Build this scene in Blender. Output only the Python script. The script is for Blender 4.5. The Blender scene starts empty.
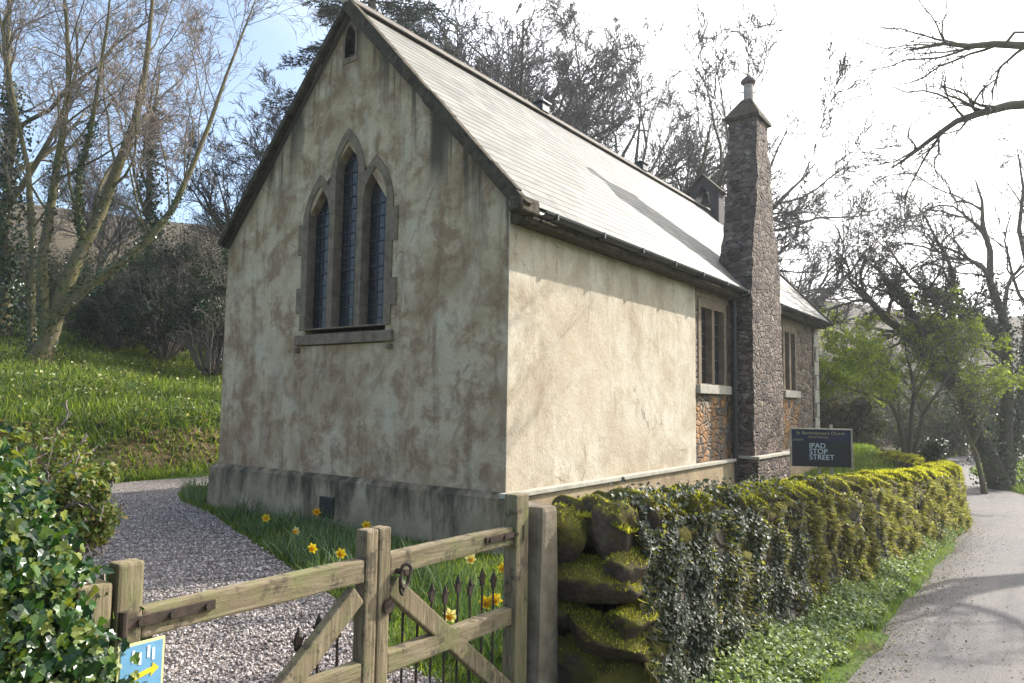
import bpy, bmesh, math, random
import numpy as np
from mathutils import Vector, Matrix, noise as mn
rad = math.radians
random.seed(7)
RNG = np.random.default_rng(7)
scene = bpy.context.scene
COL = scene.collection

# ------------------------------------------------------------------ camera data
CAM = np.array([4.8382, -6.5368, 1.65])
CR = np.array([0.80775588, 0.58933561, 0.01462797])
CU = np.array([0.03652048, -0.07479075, 0.99653028])
CF = np.array([-0.58838482, 0.80441897, 0.08193549])
FPX = 733.5

def at(px, py, D):
    """world point seen at a pixel of the survey photo, D metres deep"""
    return CAM + (CF + CR*(px-512)/FPX - CU*(py-341.5)/FPX)*D

def at_z(px, py, z):
    d = CF + CR*(px-512)/FPX - CU*(py-341.5)/FPX
    return CAM + d*((z-CAM[2])/d[2])

def sm(t):
    t = np.clip(t, 0, 1); return t*t*(3-2*t)

# ------------------------------------------------------------------ mesh helpers
def finish(name, me, mat, parent=None, smooth=False):
    if mat is not None: me.materials.append(mat)
    me.polygons.foreach_set('use_smooth', np.full(len(me.polygons), bool(smooth)))
    me.update()
    o = bpy.data.objects.new(name, me); COL.objects.link(o)
    if parent is not None: o.parent = parent
    return o

def npmesh(name, V, F, mat, parent=None, smooth=False):
    V = np.asarray(V, np.float32).reshape(-1, 3); F = np.asarray(F, np.int32)
    k = F.shape[1]
    me = bpy.data.meshes.new(name)
    me.vertices.add(len(V)); me.vertices.foreach_set('co', V.ravel())
    me.loops.add(F.size); me.loops.foreach_set('vertex_index', F.ravel())
    me.polygons.add(len(F)); me.polygons.foreach_set('loop_start', np.arange(0, F.size, k, dtype=np.int32))
    me.polygons.foreach_set('loop_total', np.full(len(F), k, np.int32))
    me.update(calc_edges=True)
    return finish(name, me, mat, parent, smooth)

def bmobj(name, bm, mat, parent=None, smooth=False, recalc=True):
    if recalc: bmesh.ops.recalc_face_normals(bm, faces=bm.faces)
    me = bpy.data.meshes.new(name); bm.to_mesh(me); bm.free()
    return finish(name, me, mat, parent, smooth)

def empty(name, loc=(0, 0, 0)):
    o = bpy.data.objects.new(name, None); COL.objects.link(o); o.location = loc
    o.empty_display_size = .2
    return o

def tag(o, label=None, cat=None, group=None, kind=None):
    if label: o['label'] = label
    if cat: o['category'] = cat
    if group: o['group'] = group
    if kind: o['kind'] = kind
    return o

class Sub:
    """parents world-space meshes to an Empty that is not at the origin"""
def part(root, o):
    o.parent = root
    o.matrix_parent_inverse = Matrix.Translation(root.location).inverted()
    return o

def box(bm, x0, x1, y0, y1, z0, z1, bev=0.0, jit=0.0):
    b = bmesh.new()
    vs = [b.verts.new((x, y, z)) for x in (x0, x1) for y in (y0, y1) for z in (z0, z1)]
    for f in ((0,1,3,2),(4,6,7,5),(0,4,5,1),(2,3,7,6),(0,2,6,4),(1,5,7,3)):
        b.faces.new([vs[i] for i in f])
    if bev: bmesh.ops.bevel(b, geom=b.edges[:], offset=bev, segments=2, affect='EDGES', profile=.6)
    if jit:
        for v in b.verts: v.co += Vector([random.uniform(-jit, jit) for _ in range(3)])
    me = bpy.data.meshes.new('t'); b.to_mesh(me); b.free(); bm.from_mesh(me); bpy.data.meshes.remove(me)

def bar(bm, p0, p1, w, h, up=(0, 0, 1), bev=0.0):
    """rectangular bar p0->p1, w across, h along up"""
    p0 = Vector(p0); p1 = Vector(p1); d = (p1-p0).normalized(); up = Vector(up)
    s = d.cross(up).normalized(); u = s.cross(d).normalized()
    b = bmesh.new(); L = (p1-p0).length
    box(b, 0, L, -w/2, w/2, -h/2, h/2, bev)
    M = Matrix(((d.x, s.x, u.x, p0.x), (d.y, s.y, u.y, p0.y), (d.z, s.z, u.z, p0.z), (0, 0, 0, 1)))
    bmesh.ops.transform(b, matrix=M, verts=b.verts)
    me = bpy.data.meshes.new('t'); b.to_mesh(me); b.free(); bm.from_mesh(me); bpy.data.meshes.remove(me)

def cyl(bm, p0, p1, r0, r1=None, seg=12):
    r1 = r0 if r1 is None else r1
    p0 = Vector(p0); p1 = Vector(p1); d = (p1-p0).normalized()
    a = d.orthogonal().normalized(); c = d.cross(a)
    A = [bm.verts.new(p0+(a*math.cos(t)+c*math.sin(t))*r0) for t in [i*2*math.pi/seg for i in range(seg)]]
    B = [bm.verts.new(p1+(a*math.cos(t)+c*math.sin(t))*r1) for t in [i*2*math.pi/seg for i in range(seg)]]
    for i in range(seg):
        j = (i+1) % seg; bm.faces.new((A[i], A[j], B[j], B[i]))
    bm.faces.new(A[::-1]); bm.faces.new(B)

def plate(bm, outer, holes, f, depth):
    """solid plate from 2D outline + holes; f(u,v,d) -> 3D"""
    loops = [outer]+list(holes)
    fr = bmesh.new(); es = []; vl = []
    for L in loops:
        vs = [fr.verts.new((p[0], p[1], 0)) for p in L]; vl.append(vs)
        for i in range(len(vs)): es.append(fr.edges.new((vs[i], vs[(i+1) % len(vs)])))
    bmesh.ops.triangle_fill(fr, use_beauty=True, use_dissolve=False, edges=es, normal=(0, 0, 1))
    fr.verts.ensure_lookup_table(); fr.verts.index_update()
    co = [v.co.copy() for v in fr.verts]
    F = [[v.index for v in fc.verts] for fc in fr.faces]
    E = [[v.index for v in L] for L in vl]
    a = [bm.verts.new(f(c.x, c.y, 0)) for c in co]
    b = [bm.verts.new(f(c.x, c.y, depth)) for c in co]
    for t in F:
        bm.faces.new([a[i] for i in t]); bm.faces.new([b[i] for i in reversed(t)])
    for L in E:
        for i in range(len(L)):
            p, q = L[i], L[(i+1) % len(L)]
            bm.faces.new((a[p], a[q], b[q], b[p]))
    fr.free()

def tubes(P, R, S=4):
    """P (N,K,3), R (N,K) -> verts, faces"""
    N, K, _ = P.shape
    T = np.gradient(P, axis=1); T /= np.linalg.norm(T, axis=2, keepdims=True)+1e-9
    ref = np.where(np.abs(T[:, :1, 2:3]) > .8, np.array([1., 0, 0]), np.array([0, 0, 1.]))
    ref = np.broadcast_to(ref, T.shape)
    A = np.cross(T, ref); A /= np.linalg.norm(A, axis=2, keepdims=True)+1e-9
    B = np.cross(T, A)
    th = np.arange(S)*2*np.pi/S
    V = P[:, :, None, :]+R[:, :, None, None]*(A[:, :, None, :]*np.cos(th)[None, None, :, None]+B[:, :, None, :]*np.sin(th)[None, None, :, None])
    idx = np.arange(N*K*S).reshape(N, K, S)
    a = idx[:, :-1, :]; b = np.roll(a, -1, axis=2); c = idx[:, 1:, :]; d = np.roll(c, -1, axis=2)
    F = np.stack([a, b, d, c], axis=-1).reshape(-1, 4)
    return V.reshape(-1, 3), F

def join(parts):
    Vs, Fs, n = [], [], 0
    for V, F in parts:
        Vs.append(V); Fs.append(F+n); n += len(V)
    return np.concatenate(Vs), np.concatenate(Fs)

def unit(v): return v/(np.linalg.norm(v, axis=-1, keepdims=True)+1e-9)

def instances(tv, tf, pos, ax, nrm, scale):
    """copies of a template: local y = ax (growth axis), local z ~ nrm"""
    ax = unit(ax); s = unit(np.cross(ax, nrm)); n = np.cross(s, ax)
    sc = np.asarray(scale); sc = sc[:, None] if sc.ndim == 1 else sc
    if sc.shape[1] == 1: sc = np.repeat(sc, 3, axis=1)
    V = pos[:, None, :]+tv[None, :, 0:1]*sc[:, None, 0:1]*s[:, None, :]+tv[None, :, 1:2]*sc[:, None, 1:2]*ax[:, None, :]+tv[None, :, 2:3]*sc[:, None, 2:3]*n[:, None, :]
    nv = len(tv); F = tf[None]+np.arange(len(pos))[:, None, None]*nv
    return V.reshape(-1, 3), F.reshape(-1, tf.shape[1])

LEAF_V = np.array([[0, 0, 0], [.35, .45, .1], [0, 1, -.08], [-.35, .45, .1], [0, .45, 0]])
LEAF_F = np.array([[0, 1, 4], [1, 2, 4], [2, 3, 4], [3, 0, 4]])
IVY_V = np.array([[0, 0, .0], [.28, -.12, .07], [.55, .18, .1], [.3, .42, .05], [.33, .68, .06], [0, 1.05, -.12],
                  [-.33, .68, .06], [-.3, .42, .05], [-.55, .18, .1], [-.28, -.12, .07], [0, .4, -.02]])
IVY_F = np.array([[i, (i+1) % 10, 10] for i in range(10)])
BLADE_V = np.array([[-.5, 0, 0], [.5, 0, 0], [-.42, .35, .05], [.42, .35, .05], [-.28, .7, .2], [.28, .7, .2], [-.04, 1, .45], [.04, 1, .45]])
BLADE_F = np.array([[0, 1, 3, 2], [2, 3, 5, 4], [4, 5, 7, 6]])
TUFT_V = np.array([[-.5, 0, 0], [.5, 0, 0], [0, 1, .25]])
TUFT_F = np.array([[0, 1, 2]])

def rdir(n, zb=0.0, rng=RNG):
    v = rng.normal(size=(n, 3)); v = unit(v); v[:, 2] += zb; return unit(v)

# ------------------------------------------------------------------ materials
class NT:
    def __init__(s, name):
        s.m = bpy.data.materials.new(name); s.m.use_nodes = True
        s.t = s.m.node_tree; s.n = s.t.nodes; s.l = s.t.links
        s.b = s.n['Principled BSDF']; s.out = s.n['Material Output']
        s.co = s.n.new('ShaderNodeTexCoord').outputs['Object']
    def link(s, a, b): s.l.new(a, b)
    def mapping(s, scale, rot=(0, 0, 0), loc=(0, 0, 0)):
        k = s.n.new('ShaderNodeMapping'); k.inputs['Scale'].default_value = scale
        k.inputs['Rotation'].default_value = rot; k.inputs['Location'].default_value = loc
        s.l.new(s.co, k.inputs['Vector']); return k.outputs[0]
    def noise(s, scale, detail=4, rough=.6, vec=None, dist=0, out='Fac'):
        k = s.n.new('ShaderNodeTexNoise'); k.inputs['Scale'].default_value = scale
        k.inputs['Detail'].default_value = detail; k.inputs['Roughness'].default_value = rough
        k.inputs['Distortion'].default_value = dist
        s.l.new(vec if vec is not None else s.co, k.inputs['Vector']); return k.outputs[out]
    def voro(s, scale, feature='F1', vec=None, rnd=1.0):
        k = s.n.new('ShaderNodeTexVoronoi'); k.feature = feature; k.inputs['Scale'].default_value = scale
        k.inputs['Randomness'].default_value = rnd
        s.l.new(vec if vec is not None else s.co, k.inputs['Vector']); return k
    def ramp(s, fac, stops, interp='LINEAR'):
        k = s.n.new('ShaderNodeValToRGB'); e = k.color_ramp.elements; k.color_ramp.interpolation = interp
        while len(e) < len(stops): e.new(.5)
        for i, (p, c) in enumerate(stops):
            e[i].position = p; c = (c, c, c) if isinstance(c, (int, float)) else c
            e[i].color = (*c, 1)
        s.l.new(fac, k.inputs[0]); return k.outputs[0]
    def mix(s, fac, a, b, mode='MIX'):
        k = s.n.new('ShaderNodeMix'); k.data_type = 'RGBA'; k.blend_type = mode
        for sock, v in ((k.inputs[0], fac), (k.inputs[6], a), (k.inputs[7], b)):
            if isinstance(v, (int, float)): sock.default_value = v
            elif isinstance(v, tuple): sock.default_value = (*v, 1)
            else: s.l.new(v, sock)
        return k.outputs[2]
    def math(s, op, a, b=0.0, c=None):  # noqa
        k = s.n.new('ShaderNodeMath'); k.operation = op
        for i, v in enumerate((a, b) if c is None else (a, b, c)):
            if isinstance(v, (int, float)): k.inputs[i].default_value = v
            else: s.l.new(v, k.inputs[i])
        return k.outputs[0]
    def sepz(s, axis='Z'):
        k = s.n.new('ShaderNodeSeparateXYZ'); s.l.new(s.co, k.inputs[0]); return k.outputs[axis]
    def rnd(s):
        return s.n.new('ShaderNodeNewGeometry').outputs['Random Per Island']
    def bump(s, h, strength=.5, dist=.02):
        k = s.n.new('ShaderNodeBump'); k.inputs['Strength'].default_value = strength
        k.inputs['Distance'].default_value = dist; s.l.new(h, k.inputs['Height'])
        s.l.new(k.outputs[0], s.b.inputs['Normal']); return k
    def col(s, c):
        if isinstance(c, tuple): s.b.inputs['Base Color'].default_value = (*c, 1)
        else: s.l.new(c, s.b.inputs['Base Color'])
    def set(s, rough=.8, spec=.5, metal=0):
        s.b.inputs['Roughness'].default_value = rough; s.b.inputs['Specular IOR Level'].default_value = spec
        s.b.inputs['Metallic'].default_value = metal; return s.m

def leaf_mat(name, cols, rough=.5, spec=.4, trans=.4, tint=(1.25, 1.3, .55)):
    s = NT(name); r = s.rnd()
    stops = [(i/max(1, len(cols)-1), c) for i, c in enumerate(cols)]
    c = s.ramp(r, stops); n = s.noise(1.3, 3)
    c = s.mix(s.math('MULTIPLY', n, .5), c, s.mix(1.0, c, (.6, .75, .6), 'MULTIPLY'))
    s.col(c); s.set(rough, spec)
    tr = s.n.new('ShaderNodeBsdfTranslucent'); s.link(s.mix(1.0, c, tint, 'MULTIPLY'), tr.inputs[0])
    mx = s.n.new('ShaderNodeMixShader'); mx.inputs[0].default_value = trans
    s.link(s.b.outputs[0], mx.inputs[1]); s.link(tr.outputs[0], mx.inputs[2]); s.link(mx.outputs[0], s.out.inputs[0])
    return s.m

def bark_mat(name, c1, c2, moss=(.07, .09, .02), mossamt=.5):
    s = NT(name); n = s.noise(6, 5, .7); w = s.noise(25, 4, vec=s.mapping((1, 1, .2)))
    c = s.mix(n, c1, c2); k = s.ramp(s.noise(2.3, 4), [(.45-.2*mossamt, 0.), (.7, 1.)])
    c = s.mix(s.math('MULTIPLY', k, mossamt), c, moss)
    s.col(c); s.bump(w, .8, .03); return s.set(.9, .2)

def render_wall(name, sunny):
    """aged lime render with blotches, runs and stains"""
    s = NT(name)
    big = s.noise(.9, 7, .68, dist=.5); mid = s.noise(2.6, 8, .72, dist=.35); fine = s.noise(28, 7, .8)
    strk = s.noise(3.2, 6, .7, vec=s.mapping((1.6, 1.6, .22)))
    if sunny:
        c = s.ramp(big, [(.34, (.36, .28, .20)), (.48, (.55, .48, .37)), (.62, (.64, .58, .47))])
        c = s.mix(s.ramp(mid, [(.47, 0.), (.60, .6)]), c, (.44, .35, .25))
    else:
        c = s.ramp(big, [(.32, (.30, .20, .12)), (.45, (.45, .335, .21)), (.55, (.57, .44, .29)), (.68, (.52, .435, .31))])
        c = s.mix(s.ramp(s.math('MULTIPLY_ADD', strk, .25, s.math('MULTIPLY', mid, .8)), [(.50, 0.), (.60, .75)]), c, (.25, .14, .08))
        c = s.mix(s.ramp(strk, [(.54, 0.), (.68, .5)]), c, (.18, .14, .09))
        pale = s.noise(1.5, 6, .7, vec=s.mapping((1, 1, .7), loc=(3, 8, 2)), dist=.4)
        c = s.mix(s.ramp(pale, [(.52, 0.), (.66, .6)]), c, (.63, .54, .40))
        # black algae runs that start under the verge and the wall edge
        x = s.sepz('X'); z = s.sepz('Z')
        edge = s.math('SUBTRACT', s.math('SUBTRACT', 7.05, s.math('MULTIPLY', s.math('ABSOLUTE', s.math('ADD', x, 2.746)), 1.13)), z)
        run = s.noise(2.6, 4, .6, vec=s.mapping((1.9, 1, .12), loc=(5.2, 0, 0)))
        amt = s.math('MULTIPLY', s.ramp(run, [(.46, 0.), (.56, 1.)]), s.ramp(edge, [(.2, 1.), (1.0, 0.)]))
        amt2 = s.math('MULTIPLY', s.ramp(s.math('ADD', edge, s.math('MULTIPLY', mid, .3)), [(.12, .8), (.42, 0.)]), .8)
        c = s.mix(s.math('MULTIPLY', s.math('MAXIMUM', amt, amt2), .85), c, (.052, .05, .038))
        # single broad dark run right of the windows
        dx = s.math('ABSOLUTE', s.math('ADD', s.math('ADD', x, 1.13), s.math('MULTIPLY', s.math('SUBTRACT', fine, .5), .16)))
        dz = s.math('MULTIPLY', s.ramp(s.math('DIVIDE', z, 10.0), [(.425, 0.), (.46, 1.), (.56, 1.)]), s.ramp(dx, [(.08, .95), (.16, 0.)]))
        c = s.mix(dz, c, (.07, .065, .045))
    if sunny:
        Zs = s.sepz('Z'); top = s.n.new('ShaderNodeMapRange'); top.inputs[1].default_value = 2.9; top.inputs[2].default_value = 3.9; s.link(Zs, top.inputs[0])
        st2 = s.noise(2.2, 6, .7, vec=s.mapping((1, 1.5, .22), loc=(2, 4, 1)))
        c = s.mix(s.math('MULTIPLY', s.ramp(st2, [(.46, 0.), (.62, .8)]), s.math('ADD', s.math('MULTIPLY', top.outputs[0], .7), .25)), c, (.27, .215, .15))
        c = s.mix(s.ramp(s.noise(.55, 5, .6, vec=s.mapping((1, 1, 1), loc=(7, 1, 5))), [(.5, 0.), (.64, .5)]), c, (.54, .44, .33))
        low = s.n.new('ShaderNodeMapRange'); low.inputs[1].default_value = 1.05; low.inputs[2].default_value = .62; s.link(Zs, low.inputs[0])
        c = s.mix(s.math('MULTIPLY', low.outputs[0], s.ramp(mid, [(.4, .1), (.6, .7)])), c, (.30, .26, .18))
    crk = s.voro(.9, 'DISTANCE_TO_EDGE', s.mapping((1, 1, .8), loc=(1, 3, 7))).outputs['Distance']
    wv = s.math('ADD', crk, s.math('MULTIPLY', s.math('SUBTRACT', s.noise(5, 5, .7), .5), .09))
    c = s.mix(s.math('MULTIPLY', s.ramp(s.math('ABSOLUTE', wv), [(.0015, .7), (.005, 0.)]), s.ramp(s.noise(1.0, 3, loc) if 0 else s.noise(1.0, 3), [(.5, 0.), (.6, 1.)])), c, (.12, .09, .065))
    pits = s.voro(30).outputs['Distance']
    c = s.mix(s.math('MULTIPLY', s.ramp(fine, [(.35, 1.), (.6, 0.)]), .28), c, (.16, .12, .08))
    s.col(c)
    h = s.math('ADD', s.math('MULTIPLY', mid, 1.6), s.math('ADD', s.math('MULTIPLY', fine, .35), s.math('MULTIPLY', pits, .12)))
    s.bump(h, .45, .028); return s.set(.92, .15)

def rubble(name, cols, scale=4.2, mortar=(.25, .22, .18), lichen=None, dark=0.0, bs=1.0):
    s = NT(name)
    wob = s.noise(3, 2, out='Color')
    v = s.n.new('ShaderNodeVectorMath'); v.operation = 'ADD'
    sc = s.n.new('ShaderNodeVectorMath'); sc.operation = 'SCALE'; sc.inputs[3].default_value = .12
    s.link(wob, sc.inputs[0]); s.link(s.mapping((1, 1, 1.75)), v.inputs[0]); s.link(sc.outputs[0], v.inputs[1])
    e = s.voro(scale, 'DISTANCE_TO_EDGE', v.outputs[0]).outputs['Distance']
    cell = s.voro(scale, 'F1', v.outputs[0]).outputs['Color']
    bw = s.n.new('ShaderNodeRGBToBW'); s.link(cell, bw.inputs[0])
    c = s.ramp(bw.outputs[0], [(i/(len(cols)-1)*.7+.15, k) for i, k in enumerate(cols)])
    g = s.noise(14, 6, .75)
    c = s.mix(s.ramp(g, [(.4, 0.), (.65, .55)]), c, tuple(x*.45 for x in cols[0]))
    c = s.mix(s.ramp(s.noise(5.5, 5), [(.58, 0.), (.68, .7)]), c, (.34, .33, .28))
    m = s.ramp(e, [(.01, 1.), (.06, 0.)])
    c = s.mix(m, c, mortar)
    if lichen:
        y0, y1, z0, z1 = lichen
        Y = s.sepz('Y'); Z = s.sepz('Z')
        def band(a, lo, hi, soft):
            up = s.n.new('ShaderNodeMapRange'); up.inputs[1].default_value = lo-soft; up.inputs[2].default_value = lo+soft
            dn = s.n.new('ShaderNodeMapRange'); dn.inputs[1].default_value = hi+soft; dn.inputs[2].default_value = hi-soft
            s.link(a, up.inputs[0]); s.link(a, dn.inputs[0]); return s.math('MULTIPLY', up.outputs[0], dn.outputs[0])
        k = s.math('MULTIPLY', band(Y, y0, y1, .12), band(Z, z0, z1, .15))
        k = s.math('MULTIPLY', k, s.ramp(s.noise(3.1, 6, .7), [(.48, 0.), (.58, 1.)]))
        c = s.mix(s.math('MULTIPLY', k, .75), c, s.mix(g, (.36, .14, .05), (.52, .29, .11)))
    s.col(c)
    h = s.math('ADD', s.math('MINIMUM', e, .16), s.math('MULTIPLY', g, .06))
    s.bump(h, 1.0*bs, .25); return s.set(.9, .2)

def plinth_mat():
    s = NT('plinth_render'); mid = s.noise(2.5, 7, .7); fine = s.noise(30, 5, .7)
    c = s.ramp(mid, [(.35, (.24, .18, .11)), (.55, (.37, .28, .18)), (.7, (.46, .37, .25))])
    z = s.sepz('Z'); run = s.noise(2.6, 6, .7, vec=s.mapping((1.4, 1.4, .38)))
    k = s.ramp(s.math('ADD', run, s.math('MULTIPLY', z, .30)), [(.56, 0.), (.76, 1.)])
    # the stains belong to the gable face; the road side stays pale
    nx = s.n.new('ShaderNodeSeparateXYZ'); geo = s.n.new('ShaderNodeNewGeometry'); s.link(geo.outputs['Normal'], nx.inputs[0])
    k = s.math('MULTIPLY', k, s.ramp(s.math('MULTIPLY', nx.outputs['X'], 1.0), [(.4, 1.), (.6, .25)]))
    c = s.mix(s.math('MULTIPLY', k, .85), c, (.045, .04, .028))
    s.col(c); s.bump(s.math('ADD', mid, fine), .5, .015); return s.set(.9, .15)

def simple(name, c1, c2, scale=8, rough=.8, spec=.3, bump=.4, dist=.01, metal=0, detail=5, vec=None):
    s = NT(name); n = s.noise(scale, detail, .65, vec=s.mapping(vec) if vec else None)
    s.col(s.mix(s.ramp(n, [(.3, 0.), (.7, 1.)]), c1, c2))
    if bump: s.bump(n, bump, dist)
    return s.set(rough, spec, metal)

def wood_mat(name, axis):
    s = NT(name); sc = [14, 14, 14]; sc[axis] = 1.1
    g = s.noise(4, 7, .7, vec=s.mapping(tuple(sc)), dist=.6); n = s.noise(3.5, 5, .7); f = s.noise(60, 3)
    c = s.ramp(g, [(.3, (.09, .065, .038)), (.5, (.19, .148, .09)), (.7, (.30, .245, .16))])
    c = s.mix(s.ramp(n, [(.48, 0.), (.62, .7)]), c, (.15, .155, .06))
    c = s.mix(s.ramp(s.noise(9, 6, .8), [(.53, 0.), (.63, .85)]), c, (.055, .048, .034))
    s.col(c); s.bump(s.math('ADD', g, s.math('MULTIPLY', f, .3)), .7, .006); return s.set(.8, .25)

M = {}
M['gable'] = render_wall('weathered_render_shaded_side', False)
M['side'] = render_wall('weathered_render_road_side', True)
M['plinth'] = plinth_mat()
STC = [(.10, .072, .055), (.21, .15, .11), (.30, .22, .16), (.16, .13, .10)]
M['nave_stone'] = rubble('nave_rubble_stone', STC, 4.6, lichen=(5.4, 11.9, .35, 1.9))
M['chim_stone'] = rubble('chimney_rubble_stone', [(.07, .05, .045), (.15, .105, .085), (.24, .18, .14), (.11, .085, .075)], 5.5, mortar=(.17, .14, .12))
M['chim_dark'] = M['chim_stone']
M['dressed'] = simple('dressed_stone', (.13, .095, .065), (.27, .205, .145), 7, .9, .2, .6, .02)
M['sill_pale'] = simple('pale_granite', (.30, .27, .22), (.46, .43, .36), 12, .9, .2, .4)
s = NT('slate'); r = s.rnd(); n = s.noise(9, 6, .7)
c = s.ramp(r, [(0, (.10, .095, .082)), (.3, (.135, .127, .11)), (.75, (.158, .148, .128)), (1, (.20, .185, .155))])
c = s.mix(s.ramp(n, [(.5, 0.), (.7, .35)]), c, (.19, .182, .14)); big_ = s.noise(1.1, 5, .7); c = s.mix(s.ramp(big_, [(.5, 0.), (.64, .5)]), c, (.10, .094, .075)); s.col(c)
M['slate'] = s.set(.62, .35)
M['ridge'] = simple('ridge_tile_clay', (.09, .075, .062), (.17, .145, .12), 6)
M['verge'] = simple('mossy_verge_stone', (.022, .018, .013), (.10, .08, .05), 9, .9, .2, .9, .03)
M['gutter'] = simple('black_iron', (.015, .015, .016), (.03, .03, .03), 20, .5, .5, .2)
M['lead'] = simple('lead_bars', (.03, .032, .036), (.06, .06, .065), 20, .6, .5, .2)
s = NT('leaded_glass'); br = s.n.new('ShaderNodeTexBrick'); br.offset = 0
mp = s.n.new('ShaderNodeMapping'); mp.inputs['Rotation'].default_value = (rad(90), 0, 0)
s.link(s.co, mp.inputs[0]); s.link(mp.outputs[0], br.inputs['Vector'])
br.inputs['Scale'].default_value = 1; br.inputs['Brick Width'].default_value = .095; br.inputs['Row Height'].default_value = .085
br.inputs['Mortar Size'].default_value = .009; br.inputs['Color1'].default_value = (.012, .015, .019, 1)
br.inputs['Color2'].default_value = (.03, .037, .046, 1); br.inputs['Mortar'].default_value = (.006, .006, .007, 1)
s.col(br.outputs['Color']); s.bump(s.noise(7, 3), .35, .02); M['glass'] = s.set(.28, .5)
s = NT('plain_glass'); s.col((.02, .022, .025)); s.bump(s.noise(3, 2), .2, .02); M['pane'] = s.set(.06, .8)
M['wood_y'] = wood_mat('weathered_oak_rails', 1)
M['wood_z'] = wood_mat('weathered_oak_uprights', 2)
M['granite'] = simple('gatepost_granite', (.12, .092, .06), (.27, .225, .165), 7, .9, .2, .7, .02)
M['iron'] = simple('rusty_iron', (.025, .02, .017), (.07, .045, .03), 30, .75, .3, .3)
M['bell'] = simple('bell_metal', (.03, .028, .022), (.06, .055, .04), 10, .4, .5, .1, metal=.8)
M['cotetimber'] = simple('dark_bellcote_timber', (.035, .028, .03), (.075, .06, .055), 9)
M['pot'] = simple('pale_chimney_pot', (.30, .24, .21), (.42, .36, .32), 8)
M['potcap'] = simple('dark_pot_cap', (.08, .06, .06), (.14, .10, .10), 8)

# ground materials
s = NT('asphalt'); f = s.noise(70, 6, .85); v = s.voro(140).outputs['Distance']; b_ = s.noise(.55, 6, .65, dist=.4)
c = s.ramp(f, [(.35, (.05, .046, .045)), (.5, (.14, .128, .122)), (.65, (.30, .275, .26))])
c = s.mix(s.ramp(b_, [(.42, 0.), (.62, .6)]), c, (.20, .175, .15))
trk = s.noise(3, 5, .6, vec=s.mapping((1.2, .10, 1)))
c = s.mix(s.ramp(trk, [(.5, 0.), (.68, .5)]), c, (.085, .08, .078))
s.col(c); s.bump(s.math('ADD', v, f), .8, .012); M['road'] = s.set(.75, .35)
s = NT('path_gravel_bed'); v = s.voro(42); bw = s.n.new('ShaderNodeRGBToBW'); s.link(v.outputs['Color'], bw.inputs[0])
c = s.ramp(bw.outputs[0], [(.2, (.10, .085, .075)), (.5, (.28, .24, .21)), (.8, (.50, .45, .41))])
c = s.mix(s.ramp(v.outputs['Distance'], [(.3, 0.), (.7, .8)]), c, (.05, .04, .035))
s.col(c); s.bump(s.math('SUBTRACT', 1.0, v.outputs['Distance']), 1, .02); M['gravelbed'] = s.set(.85, .3)
s = NT('pebbles'); r = s.rnd(); c = s.ramp(r, [(0, (.10, .085, .08)), (.35, (.28, .23, .205)), (.7, (.44, .38, .35)), (1, (.62, .57, .53))])
s.col(c); M['pebble'] = s.set(.8, .3)
s = NT('turf_soil'); n = s.noise(.8, 6, .7); n2 = s.noise(7, 5, .7)
c = s.ramp(n2, [(.35, (.035, .045, .012)), (.5, (.055, .09, .018)), (.65, (.075, .115, .025))])
c = s.mix(s.ramp(n, [(.56, 0.), (.70, .75)]), c, (.075, .05, .028))
dx_ = s.n.new('ShaderNodeMapRange'); dx_.inputs[1].default_value = -16; dx_.inputs[2].default_value = -21; s.link(s.sepz('X'), dx_.inputs[0])
dy_ = s.n.new('ShaderNodeMapRange'); dy_.inputs[1].default_value = 31; dy_.inputs[2].default_value = 38; s.link(s.sepz('Y'), dy_.inputs[0])
gn = s.n.new('ShaderNodeSeparateXYZ'); s.link(s.n.new('ShaderNodeNewGeometry').outputs['True Normal'], gn.inputs[0])
c = s.mix(s.ramp(s.math('MULTIPLY_ADD', n2, .12, gn.outputs['Z']), [(.66, .9), (.76, 0.)]), c, s.mix(n2, (.035, .022, .013), (.15, .10, .06)))
c = s.mix(s.math('MAXIMUM', dx_.outputs[0], dy_.outputs[0]), c, s.mix(n2, (.045, .035, .022), (.10, .08, .05))); s.col(c); s.bump(n2, .8, .06); M['turf'] = s.set(.95, .1)
M['wallcore'] = rubble('mossy_hedge_stone', [(.035, .03, .02), (.07, .06, .04), (.12, .10, .075), (.05, .05, .025)], 5.0, mortar=(.015, .014, .009), bs=.8)
s = NT('mossy_boulder'); n = s.noise(9, 8, .8); n2 = s.noise(2.6, 6, .7)
c = s.ramp(n, [(.35, (.07, .05, .035)), (.55, (.17, .125, .09)), (.72, (.27, .22, .17))])
gz = s.n.new('ShaderNodeSeparateXYZ'); s.link(s.n.new('ShaderNodeNewGeometry').outputs['Normal'], gz.inputs[0])
c = s.mix(s.ramp(s.math('ADD', n2, s.math('MULTIPLY', gz.outputs['Z'], .22)), [(.46, 0.), (.60, .95)]), c, s.mix(n, (.08, .07, .015), (.34, .30, .06))); s.col(c); s.bump(n, 1, .10); M['boulder'] = s.set(.9, .2)
M['moss'] = leaf_mat('moss_shoots', [(.14, .13, .02), (.36, .34, .04), (.54, .50, .07), (.68, .60, .15)], .8, .1, .5)
M['hang'] = leaf_mat('hanging_growth', [(.045, .035, .02), (.24, .17, .09), (.14, .16, .04), (.32, .31, .08), (.54, .46, .26)], .6, .3, .5)
M['ivy'] = leaf_mat('ivy_leaves', [(.012, .028, .010), (.025, .05, .016), (.04, .075, .022), (.08, .11, .04)], .33, .55, .15)
M['ivy_wall'] = leaf_mat('grey_sheen_ivy_leaves', [(.03, .035, .02), (.07, .075, .045), (.12, .12, .085), (.06, .085, .035)], .5, .45, .15)  # grey in the palette stands in for sunlight glancing off the leaves
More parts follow.
